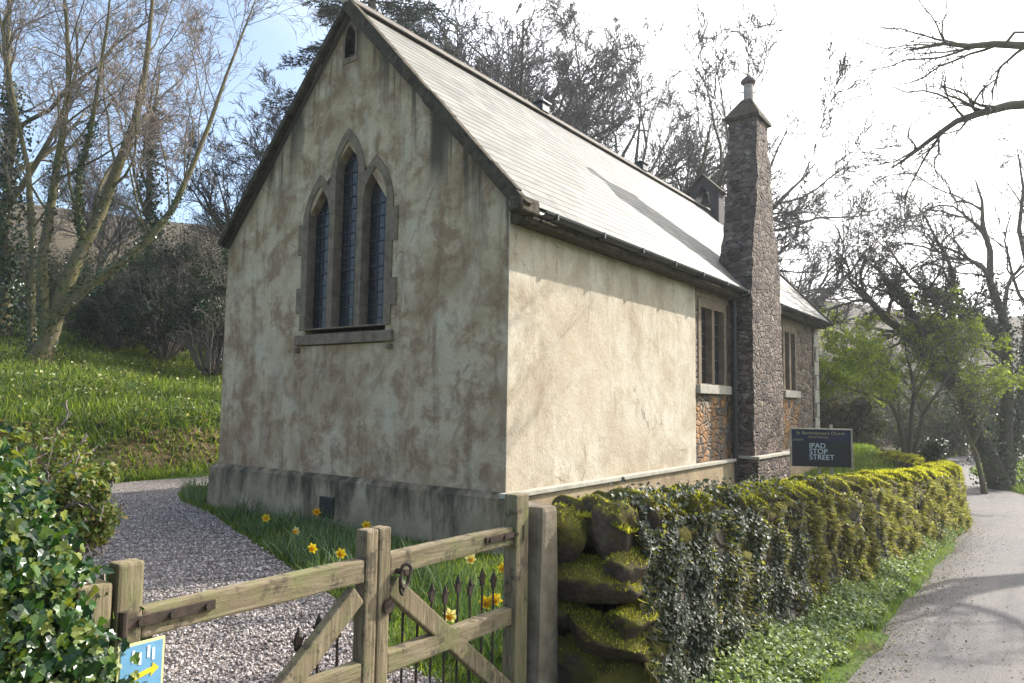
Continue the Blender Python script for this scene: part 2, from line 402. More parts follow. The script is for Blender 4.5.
M['bigivy'] = leaf_mat('glossy_ivy_leaves', [(.010, .030, .010), (.02, .055, .016), (.04, .10, .025), (.09, .15, .03), (.24, .25, .05)], .3, .5, .35)
M['cover'] = leaf_mat('verge_leaves', [(.09, .12, .045), (.18, .23, .09), (.28, .33, .15), (.42, .45, .27)], .5, .45, .3)
M['grass'] = leaf_mat('grass_blades', [(.05, .075, .015), (.11, .16, .028), (.20, .25, .04), (.30, .29, .09)], .5, .4, .5, (1.3, 1.45, .5))
M['daffleaf'] = leaf_mat('daffodil_leaves', [(.05, .09, .035), (.11, .17, .07), (.19, .26, .11)], .4, .5, .35)
M['yellow'] = leaf_mat('daffodil_petals', [(.75, .52, .02), (.8, .62, .06)], .5, .3, .4, (1.1, 1.05, .6))
M['paleyellow'] = leaf_mat('pale_daffodil_petals', [(.70, .62, .25), (.75, .7, .4)], .5, .3, .4, (1.1, 1.05, .7))
M['orange'] = leaf_mat('daffodil_trumpet', [(.75, .33, .01), (.78, .42, .01)], .5, .3, .3)
M['willow'] = leaf_mat('willow_leaves', [(.16, .21, .02), (.28, .34, .035), (.42, .45, .06)], .5, .3, .5)
M['ever'] = leaf_mat('evergreen_leaves', [(.014, .024, .010), (.026, .044, .016), (.045, .065, .025)], .55, .35, .2)
M['ever2'] = leaf_mat('bramble_leaves', [(.03, .035, .012), (.05, .075, .02), (.09, .10, .035), (.10, .065, .04)], .7, .25, .25)
M['ever3'] = leaf_mat('undergrowth_leaves', [(.03, .05, .015), (.07, .11, .025), (.14, .17, .04), (.17, .12, .05)], .5, .4, .35)
M['shrubleaf'] = leaf_mat('hedge_shrub_leaves', [(.05, .09, .018), (.11, .15, .025), (.19, .22, .035), (.24, .17, .05)], .5, .4, .4)
M['fir'] = leaf_mat('conifer_needles', [(.012, .022, .014), (.02, .035, .02), (.03, .05, .03)], .6, .3, .1)
M['bark'] = bark_mat('grey_brown_bark', (.06, .048, .036), (.15, .12, .09))
M['barkm'] = bark_mat('mossy_bark', (.08, .066, .045), (.20, .165, .115), (.15, .145, .035), .7)
M['twig'] = bark_mat('twigs', (.17, .135, .115), (.32, .26, .22), mossamt=.1)
M['twigd'] = bark_mat('dark_twigs', (.12, .10, .09), (.24, .205, .18), mossamt=.15)

# ------------------------------------------------------------------ terrain
def wall_x(y):            # road face of the roadside wall
    y = np.asarray(y, float)
    return np.interp(y, [-4, -1, 3, 6, 9, 11, 13, 15, 18], [2.98, 3.05, 3.22, 3.36, 3.44, 3.25, 2.75, 2.0, .6])
def road_z(y): return -.038*np.clip(np.asarray(y, float)+3, 0, 20)
RC = [(5.35, -60), (5.35, -20), (5.32, 0), (5.25, 6), (4.85, 11), (3.6, 16), (1.9, 21), (.9, 26), (1.2, 31), (3.0, 38), (6, 48)]
def road_c(y):
    yy = np.array([p[1] for p in RC]); xx = np.array([p[0] for p in RC])
    return np.interp(y, yy, xx)
def hgt(x, y):
    x = np.asarray(x, float); y = np.asarray(y, float)
    wx = wall_x(y)-.3
    inner = .35*sm((y-10)/9)
    out = road_z(y)
    k = sm((x-(wx-.12))/.24)*sm((y+3.6)/.3)
    far = sm((y-19)/6)
    h = inner*(1-k)+out*k
    h = h*(1-far)+out*far
    h = np.where(y < -3.6, 0, h)
    # bank on the far side of the churchyard
    bx = -9.9+.35*np.sin(y*.7)
    d = bx-x
    bank = 1.15*sm(d/1.1)+.2*np.clip(d-1.0, 0, 60)*sm(d/2)
    bank = bank*sm((y+7)/3)
    h = h+bank+.06*np.sin(x*1.3)*np.sin(y*1.7)*sm(d/2)
    # verge right of the road and hills behind
    rx = x-(road_c(y)+1.65)
    h = h+.55*sm((rx-.3)/1.8)+.06*np.clip(rx-2, 0, 60)
    D = np.hypot(x+2, y)
    h = h+.16*np.clip(D-44, 0, 60)*sm((y+20)/30)+.10*np.clip(D-60, 0, 80)
    return h

gx = np.sign(np.linspace(-1, 1, 281)); u_ = np.linspace(-1, 1, 281)
gx = 0+170*np.sign(u_)*np.abs(u_)**2.1*1.0; gy = 2+170*np.sign(u_)*np.abs(u_)**2.1
gx = np.sort(np.concatenate([gx, np.arange(-3.0, 7.6, .12)])); 
X, Y = np.meshgrid(gx, gy, indexing='ij')
roadd = np.abs(X-road_c(Y))
Z = hgt(X, Y)-.07*(roadd < 1.60)*(Y < 45)
nx_, ny_ = X.shape
idx = np.arange(nx_*ny_).reshape(nx_, ny_)
F = np.stack([idx[:-1, :-1], idx[1:, :-1], idx[1:, 1:], idx[:-1, 1:]], -1).reshape(-1, 4)
tag(npmesh('ground', np.stack([X, Y, Z], -1), F, M['turf'], smooth=True), kind='structure')
# road
ys = np.concatenate([np.arange(-40, 30, .4), np.arange(30, 48, 1.0)]); cs = np.linspace(-1, 1, 13)
RV = []
for y in ys:
    dx = (road_c(y+.3)-road_c(y-.3))/.6; n = np.array([1, -dx]); n /= np.linalg.norm(n)
    for c_ in cs:
        w = 1.67+.05*math.sin(y*2.1+c_)+.04*math.sin(y*5.3)
        RV.append((road_c(y)+n[0]*c_*w, y+n[1]*c_*w, road_z(y)+.015+.035*(1-c_*c_)-.06*(abs(c_) > .99)))
idx = np.arange(len(RV)).reshape(len(ys), 13)
F = np.stack([idx[:-1, :-1], idx[:-1, 1:], idx[1:, 1:], idx[1:, :-1]], -1).reshape(-1, 4)
tag(npmesh('road', RV, F, M['road'], smooth=True), kind='structure')
# gravel path
PR = [(2.9, -3.35), (1.6, -3.15), (.95, -2.94), (.34, -2.49), (-1.6, -1.75), (-3.2, -1.15), (-4.7, -.55), (-6.2, -.15), (-7.3, .4), (-7.9, 1.4), (-8.0, 3.0), (-8.0, 6), (-8.0, 12)]
PL = [(2.9, -5.5), (1.6, -5.5), (.4, -5.2), (-1.2, -4.7), (-3.0, -4.0), (-5.0, -3.2), (-7.0, -2.3), (-8.6, -1.5), (-9.3, -.2), (-9.55, 1.2), (-9.5, 3.0), (-9.5, 6), (-9.5, 12)]
def dens(P, n):
    P = np.array(P, float); d = np.concatenate([[0], np.cumsum(np.linalg.norm(np.diff(P, axis=0), axis=1))])
    t = np.linspace(0, 1, len(P)); return np.stack([np.interp(np.linspace(0, 1, n), t, P[:, i]) for i in range(2)], -1)
PRd, PLd = dens(PR, 90), dens(PL, 90)
k = np.linspace(0, 1, 9)
PV = PRd[:, None]*(1-k)[None, :, None]+PLd[:, None]*k[None, :, None]
PV = np.concatenate([PV, np.full((90, 9, 1), 0.014)], -1); PV[:, :, 2] += .012*np.sin(k*np.pi)[None]
PV[:, :, 2] += np.maximum(hgt(PV[..., 0], PV[..., 1]), 0)
idx = np.arange(90*9).reshape(90, 9)
F = np.stack([idx[:-1, :-1], idx[1:, :-1], idx[1:, 1:], idx[:-1, 1:]], -1).reshape(-1, 4)
tag(npmesh('gravel_path', PV, F, M['gravelbed'], smooth=True), kind='structure')
def in_path(x, y, pad=0.0):
    # parametrise by nearest index
    P = np.stack([x, y], -1); poly = np.concatenate([PRd, PLd[::-1]])
    inside = np.zeros(len(x), bool); j = len(poly)-1
    for i in range(len(poly)):
        xi, yi = poly[i]; xj, yj = poly[j]
        c_ = ((yi > y) != (yj > y)) & (x < (xj-xi)*(y-yi)/(yj-yi+1e-12)+xi); inside ^= c_; j = i
    return inside
# grit and leaf litter gathered along the lane edge
n = 5200; y = -5+21*RNG.random(n)**1.3; x = road_c(y)-1.58+np.abs(RNG.normal(size=n))*.22*np.where(RNG.random(n) < .15, 4, 1)
V, F = instances(np.array([[0, 0, 0], [.4, .5, .15], [0, 1, 0], [-.4, .5, .2]]), np.array([[0, 1, 2, 3]]), np.stack([x, y, road_z(y)+.045], -1), rdir(n)*np.array([1, 1, .15]), np.array([0, 0, 1.])+rdir(n)*.5, RNG.uniform(.008, .028, n))
M['litter'] = leaf_mat('dead_leaves', [(.06, .045, .03), (.16, .11, .06), (.24, .19, .12), (.12, .13, .05)], .8, .2, .1)
tag(npmesh('leaf_litter', V, F, M['litter']), 'dead leaves and grit along the near edge of the lane', 'litter', kind='stuff')
# loose pebbles on the near path
n = 26000
t = RNG.random(n)**1.5*.62; w = RNG.random(n)
i0 = (t*89).astype(int); P = PRd[i0]*(1-w)[:, None]+PLd[i0]*w[:, None]+RNG.normal(size=(n, 2))*.05
P = P[in_path(P[:, 0], P[:, 1])]; n = len(P)
OC = np.array([[1, 0, 0], [-1, 0, 0], [0, 1, 0], [0, -1, 0], [0, 0, 1], [0, 0, -1.]])
OF = np.array([[0, 2, 4], [2, 1, 4], [1, 3, 4], [3, 0, 4], [2, 0, 5], [1, 2, 5], [3, 1, 5], [0, 3, 5]])
pos = np.concatenate([P, np.full((n, 1), .03)], -1)
V, F = instances(OC, OF, pos, rdir(n), rdir(n), RNG.uniform(.006, .014, (n, 1))*RNG.uniform(.7, 1.3, (n, 3)))
tag(npmesh('gravel', V, F, M['pebble']), 'loose pale and grey gravel chips covering the path inside the gate', 'gravel', kind='stuff')

# ------------------------------------------------------------------ chapel
W, L, ZP, ZE, ZA = 5.49, 13.67, .654, 3.95, 6.98
CX = -W/2
chapel = empty('chapel', (CX, L/2, 0))
tag(chapel, 'small rendered stone chapel with steep slate roof and triple lancet window', 'chapel')
def CP(o): return part(chapel, o)
def lancet(cx, hw, z0, apex, n=9):
    """pointed outline, counter-clockwise from bottom left"""
    rise = hw*2.1; zs = apex-rise; R = (hw*hw+rise*rise)/(2*hw)
    right = []
    for i in range(n+1):
        t = i/n; z = zs+rise*t; x = cx+hw-R+math.sqrt(max(R*R-(z-zs)**2, 0)); right.append((x, z))
    right[-1] = (cx, apex)
    left = [(2*cx-x, z) for x, z in right[:-1]][::-1]
    return [(cx-hw, z0), (cx+hw, z0)]+right+left
LN = [(CX-.555, .222, 4.62), (CX, .222, 5.18), (CX+.555, .222, 4.70)]
Z0 = 2.60
slope = (ZA-ZE)/(W/2)
# gable wall; opening a single stepped hole that the window surround fills
hole = [(CX-.80, 2.38), (CX+.80, 2.38), (CX+.80, 4.2), (CX+.5, 4.6), (CX+.2, 4.9), (CX, 5.1), (CX-.2, 4.9), (CX-.5, 4.6), (CX-.80, 4.2)]
sl = lancet(CX-.04, .105, 6.36, 6.83, 5)
bm = bmesh.new()
plate(bm, [(-W, ZP-.02), (0, ZP-.02), (0, ZE), (CX, ZA), (-W, ZE)], [hole, sl], lambda u, v, d: (min(u, -.012), d, v), .5)
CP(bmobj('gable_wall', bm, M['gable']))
bm = bmesh.new()
plate(bm, [(-W, -.3), (0, -.3), (0, ZE), (CX, ZA), (-W, ZE)], [], lambda u, v, d: (u, L-d, v), .5)
CP(bmobj('far_gable_wall', bm, M['nave_stone']))
# side wall rendered part (a few cm proud) and bare stone part
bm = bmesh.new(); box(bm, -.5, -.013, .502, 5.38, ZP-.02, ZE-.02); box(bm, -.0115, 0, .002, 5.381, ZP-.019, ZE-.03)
CP(bmobj('rendered_side_wall', bm, M['side']))
bm = bmesh.new()
W1 = (5.56, 6.93, 2.0, 3.52); W2 = (10.58, 11.68, 2.0, 3.52)
rect = lambda a: [(a[0], a[2]), (a[1], a[2]), (a[1], a[3]), (a[0], a[3])]
plate(bm, [(5.382, ZP-.02), (L-.502, ZP-.02), (L-.502, ZE-.02), (5.382, ZE-.02)], [rect(W1), rect(W2)], lambda u, v, d: (-.03-d, u, v), .45)
CP(bmobj('stone_side_wall', bm, M['nave_stone']))
bm = bmesh.new(); box(bm, -W, -W+.5, .502, L-.502, ZP-.02, ZE-.02); CP(bmobj('far_side_wall', bm, M['gable']))
# quoins at the far corner of the stone side
bm = bmesh.new()
for i in range(9):
    d = .42 if i % 2 else .26; box(bm, -.2, .012, L-d, L+.012, ZP+i*.36, ZP+i*.36+.34, .015, .004)
CP(bmobj('quoin', bm, M['sill_pale']))
# plinth with a weathered chamfer
bm = bmesh.new()
prof = [(0.0, -.4), (.11, -.4), (.09, ZP-.06), (.03, ZP), (0, ZP)]
def plinth_run(bm, pts, dirs):
    rows = [[bm.verts.new((p[0]+d[0]*o, p[1]+d[1]*o, z)) for o, z in prof] for p, d in zip(pts, dirs)]
    for a, b in zip(rows, rows[1:]):
        for i in range(len(prof)-1): bm.faces.new((a[i], b[i], b[i+1], a[i+1]))
nseg = 14
plinth_run(bm, [(-W, L)]+[(-W, 0)]+[(-W+W*i/nseg, 0) for i in range(1, nseg)]+[(0, 0)]+[(0, L*i/30) for i in range(1, 30)]+[(0, L)],
           [(-1, 0)]+[(-1, -1)]+[(0, -1)]*(nseg-1)+[(1, -1)]+[(1, 0)]*30)
o = CP(bmobj('plinth', bm, M['plinth']))
# ledge on top of the plinth, coloured pale for its sunlit bright edge
bm = bmesh.new(); box(bm, .002, .13, -.13, 7.19, ZP-.045, ZP+.008, .008); box(bm, .002, .13, 9.1, L, ZP-.045, ZP+.008, .008)
CP(bmobj('plinth_ledge', bm, M['sill_pale']))
# air vent
bm = bmesh.new(); box(bm, -2.96, -2.68, -.118, -.09, .11, .38, .006)
v_ = CP(bmobj('air_vent', bm, M['gutter']))
bm = bmesh.new()
for i in range(5): box(bm, -2.945, -2.695, -.128, -.119, .14+i*.048, .16+i*.048)
bmobj('vent_bar', bm, M['iron'], v_)
# east window
win = CP(empty('gable_window', (CX, 0, 2.4)))
win.matrix_parent_inverse = Matrix.Translation(chapel.location).inverted()
def SP(o, root):
    o.parent = root; o.matrix_parent_inverse = (Matrix.Translation(root.location)).inverted(); return o
# stepped surround with pointed heads
def hood(cx, hw, apex, z0, off):
    return lancet(cx, hw+off, z0, apex+off*1.25, 9)
def head_pts(cx, hw, apex, off):
    return [p for p in lancet(cx, hw+off, 0, apex+off*1.3, 12)[2:]]   # right spring .. apex .. left spring
R3, R2, R1 = head_pts(*LN[2], .125), head_pts(*LN[1], .125), head_pts(*LN[0], .125)
def cross_trim(A, xlim, left):   # keep points beyond a vertical line
    return [p for p in A if (p[0] > xlim if left else p[0] < xlim)]
xm2 = CX+.345; xm1 = CX-.345
ol = [(CX-.93, Z0-.0), (CX+.93, Z0-.0)]
# blocky quoins on the right jamb
jr = CX+.555+.222+.12; jl = CX-.555-.222-.12
def zig(x, sgn, zs):
    out = []
    for z0_, z1_ in zs: out += [(x, z0_), (x+sgn*.09, z0_), (x+sgn*.09, z1_), (x, z1_)]
    return out
outl = [(jl, Z0), (jr, Z0)]+zig(jr, 1, [(2.85, 3.2), (3.68, 4.12)])
outl += cross_trim(R3, xm2, True)
outl += cross_trim([p for p in R2 if p[1] > 4.62 or True], -99, True) and [p for p in R2 if p[1] > R3[-1][1] or p[0] > xm2-9]
# rebuild cleanly: right head until the centre head's vertical side, centre head, left head
c_hw = .222+.125
rs = [p for p in R3 if p[0] > CX+c_hw]; 
zc = rs[-1][1]
ctr = [(CX+c_hw, zc)]+[p for p in R2 if p[1] > zc+.02]
ls_ = [p for p in R1 if p[0] < CX-c_hw]
ctr += [(CX-c_hw, ls_[0][1])]
outl = [(jl, Z0), (jr, Z0)]+zig(jr, 1, [(2.85, 3.2), (3.68, 4.12)])+rs+ctr+ls_+[(p[0], p[1]) for p in zig(jl, -1, [(2.85, 3.2), (3.68, 4.12)])[::-1]]
# centre head must not dip under the side heads
bm = bmesh.new()
plate(bm, outl, [lancet(a, h, Z0+.02, z) for a, h, z in LN], lambda u, v, d: (u, -.022+d, v), .20)
SP(bmobj('stone_surround', bm, M['dressed']), win)
bm = bmesh.new()
bb = bmesh.new(); box(bb, jl-.06, jr+.06, -.06, .3, Z0-.21, Z0-.002, .012)
for v in bb.verts:
    if v.co.z > Z0-.05 and v.co.y < 0: v.co.z -= .07
me = bpy.data.meshes.new('t'); bb.to_mesh(me); bb.free(); bm.from_mesh(me)
box(bm, jl-.05, jl+.02, -.07, 0, Z0-.31, Z0-.245, .01); box(bm, jr-.02, jr+.05, -.07, 0, Z0-.31, Z0-.245, .01)
SP(bmobj('sill', bm, M['dressed']), win)
for a, h, z in LN:
    bm = bmesh.new(); plate(bm, lancet(a, h+.01, Z0, z+.01), [], lambda u, v, d: (u, .125+d, v), .02)
    g = SP(bmobj('glass', bm, M['glass']), win)
bm = bmesh.new()
for a, h, z in LN:
    zz = Z0+.12
    while zz < z-.12:
        rise = h*2.1; zs = z-rise; ww = h
        if zz > zs:
            R_ = (h*h+rise*rise)/(2*h); ww = h-R_+math.sqrt(R_*R_-(zz-zs)**2)
        box(bm, a-ww, a+ww, .105, .114, zz, zz+.012); zz += .17
    for dx in (-.062, .062): box(bm, a+dx-.004, a+dx+.004, .106, .113, Z0+.02, z-.25)
SP(bmobj('window_grille', bm, M['lead']), win)
bm = bmesh.new(); plate(bm, lancet(CX-.04, .15, 6.28, 6.90, 6), [sl], lambda u, v, d: (u, -.012+d, v), .2)
lv = CP(bmobj('gable_slit_window', bm, M['dressed']))
bm = bmesh.new()
for i in range(6): bar(bm, (CX-.14, .09, 6.38+i*.075), (CX+.06, .09, 6.38+i*.075), .10, .012, up=(0, -.6, .8))
box(bm, CX-.15, CX+.07, .16, .18, 6.34, 6.86)
bmobj('louvre', bm, M['gutter'], lv)
# nave windows
for a in (W1, W2):
    y0, y1, z0, z1 = a; ym = (y0+y1)/2
    wn = empty('side_window', (0, ym, z0)); wn.parent = chapel; wn.matrix_parent_inverse = Matrix.Translation(chapel.location).inverted()
    bm = bmesh.new(); fw = .13
    holes = [[(y0+fw, z0+.02), (ym-.06, z0+.02), (ym-.06, z1-.16), (y0+fw, z1-.16)], [(ym+.06, z0+.02), (y1-fw, z0+.02), (y1-fw, z1-.16), (ym+.06, z1-.16)]]
    plate(bm, [(y0, z0), (y1, z0), (y1, z1), (y0, z1)], holes, lambda u, v, d: (-.014-d, u, v), .17)
    SP(bmobj('stone_frame', bm, M['dressed']), wn)
    bm = bmesh.new(); box(bm, -.25, .055, y0-.1, y1+.1, z0-.16, z0-.003, .012); SP(bmobj('sill', bm, M['sill_pale']), wn)
    bm = bmesh.new(); box(bm, -.3, -.008, y0-.12, y1+.12, z1+.004, z1+.26, .01); SP(bmobj('lintel', bm, M['dressed']), wn)
    for h_ in holes:
        bm = bmesh.new(); box(bm, -.15, -.135, h_[0][0], h_[1][0], h_[0][1], h_[2][1]); SP(bmobj('glass', bm, M['pane']), wn)
    bm = bmesh.new()
    for h_ in holes:
        for q in range(1, 6): zz = h_[0][1]+(h_[2][1]-h_[0][1])*q/6; box(bm, -.134, -.122, h_[0][0], h_[1][0], zz-.008, zz+.008)
        box(bm, -.1335, -.1225, (h_[0][0]+h_[1][0])/2-.006, (h_[0][0]+h_[1][0])/2+.006, h_[0][1], h_[2][1])
    box(bm, -.133, -.123, y0+.1, y1-.1, z1-.19, z1-.165)
    SP(bmobj('glazing_bars', bm, M['lead']), wn)
# roof: deck + individually laid slates
roof = CP(empty('roof', (CX, L/2, ZE))); roof.matrix_parent_inverse = Matrix.Translation(chapel.location).inverted()
RIDGE_Z, EX, EZ = 7.10, 3.02, 3.83      # half-span to the eave edge, eave height
sv = Vector((EX, 0, EZ-RIDGE_Z)); SL = sv.length; SLL = SL*.922; sd = sv.normalized()
y0r, y1r = -.095, L+.13
bm = bmesh.new()
th = .07
plate(bm, [(CX, RIDGE_Z-.012), (CX+EX-.02, EZ-.012), (CX+EX-.07, EZ-.06), (CX, RIDGE_Z-.11), (CX-EX*.93, EZ+.16), (CX-EX*.935, EZ+.20)], [], lambda u, v, d: (u, y0r+.02+d, v), y1r-y0r-.04)
SP(bmobj('roof_deck', bm, M['slate']), roof)
SV, SF = [], []
bx8 = np.array([[0, 0, 0], [1, 0, 0], [1, 1, 0], [0, 1, 0], [0, 0, 1], [1, 0, 1], [1, 1, 1], [0, 1, 1.]])
bxF = np.array([[0, 3, 2, 1], [4, 5, 6, 7], [0, 1, 5, 4], [1, 2, 6, 5], [2, 3, 7, 6], [3, 0, 4, 7]])
nc = 27; g = SL/nc; cnt = 0
for side in (1, -1):
    sdn = np.array([sd.x*side, 0, sd.z]); nn = np.array([-sd.z*side, 0, sd.x])*1.0
    if nn[2] < 0: nn = -nn
    for c_ in range(nc):
        y = y0r-random.uniform(0, .12)
        wbase = .34-.006*c_ if side == 1 else .6
        while y < y1r:
            w = random.uniform(.8, 1.2)*(.30+.14*(c_/nc))*(1 if side == 1 else 2)
            ya, yb = max(y, y0r), min(y+w-.001, y1r)
            if yb-ya > .05 and (side == 1 or (c_+1)*g < SLL):
                s1 = (c_+1)*g+random.uniform(-.0025, .0025)*(1 if random.random() < .9 else 4); s0 = s1-g*2.05
                lift = .001; top = .007
                o_ = np.array([CX, 0, RIDGE_Z])
                tilt = random.uniform(-.0003, .0003)
                vs = []
                for (a_, b_, t_) in bx8:
                    s_ = s0+(s1-s0)*a_
                    p = o_+sdn*max(s_, .02)+nn*((lift+top*a_) + (.003 if t_ else 0)+tilt*b_)
                    p[1] = ya+(yb-ya)*b_; vs.append(p)
                SV += vs; SF.append((bxF if side == 1 else bxF[:, ::-1])+cnt*8); cnt += 1
            y += w
SP(npmesh('slates', SV, np.concatenate(SF), M['slate']), roof)
bm = bmesh.new(); y = y0r-.02
while y < y1r:
    ln = min(.46, y1r+.02-y)
    for sgn in (1, -1):
        bar(bm, (CX+sgn*.075, y+.004, RIDGE_Z+.005), (CX+sgn*.075, y+ln-.004, RIDGE_Z+.005+random.uniform(-.004, .004)), .022, .2, up=(sgn*sd.x, 0, sd.z))
    cyl(bm, (CX, y+.004, RIDGE_Z+.065), (CX, y+ln-.004, RIDGE_Z+.065), .032, seg=8); y += ln
SP(bmobj('ridge_tiles', bm, M['ridge']), roof)
# verges: mossy stone/cement strip, irregular
for yy, nm in ((y0r, 'verge'), (y1r, 'verge')):
    bm = bmesh.new()
    for sgn in (1, -1):
        k = 0; s_ = .0
        SE = SL if sgn > 0 else SLL
        while s_ < SE-.02:
            ln = random.uniform(.22, .38); s2 = min(s_+ln, SE+.015)
            a_ = Vector((CX+sgn*sd.x*s_, yy, RIDGE_Z-.045+sd.z*s_)); b_ = Vector((CX+sgn*sd.x*s2, yy, RIDGE_Z-.045+sd.z*s2))
            bar(bm, a_, b_, .10+random.uniform(0, .02), (.155 if sgn > 0 else .08)+random.uniform(-.012, .02), up=(sgn*-sd.z, 0, sd.x), bev=.012); s_ = s2
    SP(bmobj('verge', bm, M['verge']), roof)
# kneeler stone
for sgn in (1,):
    bm = bmesh.new(); xx = CX+sgn*(EX-.13)
    box(bm, min(xx-.02*sgn, xx+.16*sgn), max(xx-.02*sgn, xx+.16*sgn), -.2, .16, EZ-.10, EZ+.07, .03, .01)
    SP(bmobj('kneeler_stone', bm, M['verge']), roof)
for sgn in (1,):
    bm = bmesh.new(); gxx = CX+sgn*(EX+.045)
    segs = 7; ring = [(math.cos(math.pi+i*math.pi/segs)*.06, math.sin(math.pi+i*math.pi/segs)*.06) for i in range(segs+1)]
    ring += [(x*.86, z*.86) for x, z in ring[::-1]]
    plate(bm, [(gxx+x, EZ-.035+z) for x, z in ring], [], lambda u, v, d: (u, .18+d, v), L-.1)
    yb = .4
    while yb < L: box(bm, gxx-.068, gxx+.068, yb, yb+.03, EZ-.104, EZ-.03, 0); yb += 1.1
    SP(bmobj('gutter', bm, M['gutter']), roof)
    bm = bmesh.new(); x0_ = CX+sgn*(W/2+.005); x1_ = CX+sgn*(EX-.06)
    box(bm, min(x0_, x1_), max(x0_, x1_), .02, L-.02, EZ-.17, EZ-.075); SP(bmobj('eaves_board', bm, M['verge']), roof)
for yy in (4.66, 8.9):
    bm = bmesh.new(); box(bm, CX-.11, CX+.11, yy-.12, yy+.12, RIDGE_Z+.02, RIDGE_Z+.17, .01)
    bar(bm, (CX-.14, yy, RIDGE_Z+.20), (CX+.14, yy, RIDGE_Z+.20), .3, .035, bev=.008); bar(bm, (CX-.06, yy, RIDGE_Z+.235), (CX+.06, yy, RIDGE_Z+.235), .2, .04, bev=.01)
    SP(bmobj('ridge_ventilator', bm, M['gutter']), roof)
bm = bmesh.new(); box(bm, CX-.07, CX+.07, -.17, -.02, RIDGE_Z-.04, RIDGE_Z+.16, .02)
bar(bm, (CX, -.095, RIDGE_Z+.12), (CX+.13, -.095, RIDGE_Z+.30), .09, .08, up=(0, 0, 1), bev=.02); bar(bm, (CX, -.095, RIDGE_Z+.1), (CX-.02, -.095, RIDGE_Z+.42), .09, .08, up=(0, 1, 0), bev=.02)
SP(bmobj('finial', bm, M['sill_pale']), roof)
# chimney
ch = CP(empty('chimney', (0, 8, 0))); ch.matrix_parent_inverse = Matrix.Translation(chapel.location).inverted()
def loft(bm, secs, sub=1):
    rows = []
    for (x0, x1, y0, y1, z) in secs:
        rows.append([bm.verts.new(p) for p in ((x0, y0, z), (x1, y0, z), (x1, y1, z), (x0, y1, z))])
    for a, b in zip(rows, rows[1:]):
        for i in range(4): bm.faces.new((a[i], a[(i+1) % 4], b[(i+1) % 4], b[i]))
    bm.faces.new(rows[0][::-1]); bm.faces.new(rows[-1])
def rough_up(bm, cut, amp, sc):
    bmesh.ops.subdivide_edges(bm, edges=bm.edges[:], cuts=cut, use_grid_fill=True)
    for v in bm.verts:
        q = v.co*sc; v.co += Vector((mn.noise(q), mn.noise(q+Vector((9, 3, 1))), mn.noise(q+Vector((4, 7, 5)))))*amp
bm = bmesh.new()
S_ = [(-.45, .40, 7.16, 9.05, .70)]
for z in np.arange(1.1, 4.0, .4): S_.append((-.45, .40, 7.16+.006*(z-.7), 9.05-.01*(z-.7), float(z)))
S_ += [(-.26, .40, 7.22, 8.96, 4.4), (-.24, .40, 7.28, 8.88, 4.75), (-.23, .40, 7.38, 8.72, 5.0), (-.22, .40, 7.46, 8.62, 5.4), (-.20, .40, 7.48, 8.5, 5.9),
       (-.19, .40, 7.52, 8.42, 6.4), (-.17, .40, 7.56, 8.34, 6.9), (-.16, .40, 7.58, 8.30, 7.32)]
loft(bm, S_); rough_up(bm, 4, .035, 4.0)
SP(bmobj('stack', bm, M['chim_stone']), ch)
bm = bmesh.new(); box(bm, -.3, .50, 7.08, 9.14, -.35, .66, .01); SP(bmobj('base', bm, M['chim_stone']), ch)
bm = bmesh.new(); box(bm, .0, .53, 7.05, 9.17, .662, .715, .01); SP(bmobj('base_ledge', bm, M['sill_pale']), ch)
# cap: two sloping slabs meeting in a ridge, with the gable towards the nave front
bm = bmesh.new(); xm, ym = .12, 7.94
b0 = [(-.24, 7.51), (.46, 7.51), (.46, 8.36), (-.24, 8.36)]; zc = 7.33
lo = [bm.verts.new((x, y, zc)) for x, y in b0]; lo2 = [bm.verts.new((x, y, zc+.06)) for x, y in b0]
tp = [bm.verts.new(p) for p in ((xm-.10, ym-.14, zc+.48), (xm+.10, ym-.14, zc+.48), (xm+.10, ym+.14, zc+.48), (xm-.10, ym+.14, zc+.48))]
for A, B in ((lo, lo2), (lo2, tp)):
    for i in range(4): bm.faces.new((A[i], A[(i+1) % 4], B[(i+1) % 4], B[i]))
bm.faces.new(lo[::-1]); bm.faces.new(tp)
SP(bmobj('cap', bm, M['verge']), ch)
bm = bmesh.new(); cyl(bm, (xm, ym, zc+.46), (xm, ym, zc+.82), .105, .095, 20); SP(bmobj('chimney_pot', bm, M['pot']), ch)
bm = bmesh.new(); cyl(bm, (xm, ym, zc+.82), (xm, ym, zc+.88), .10, .15, 20); cyl(bm, (xm, ym, zc+.88), (xm, ym, zc+.94), .15, .13, 20); cyl(bm, (xm, ym, zc+.94), (xm, ym, zc+1.0), .10, .06, 20)
SP(bmobj('pot_cowl', bm, M['potcap']), ch)
bm = bmesh.new(); cyl(bm, (.10, 7.02, -.1), (.10, 7.02, 3.62), .045, seg=12); cyl(bm, (.10, 7.02, 3.62), (.30, 7.0, 3.76), .045, seg=12)
for z in (.9, 2.2, 3.4): cyl(bm, (.10, 7.02, z), (.10, 7.02, z+.06), .06, seg=12)
CP(bmobj('downpipe', bm, M['gutter']))
bm = bmesh.new(); cyl(bm, (.02, L-.1, .0), (.02, L-.1, .01), .04)
bm.free()
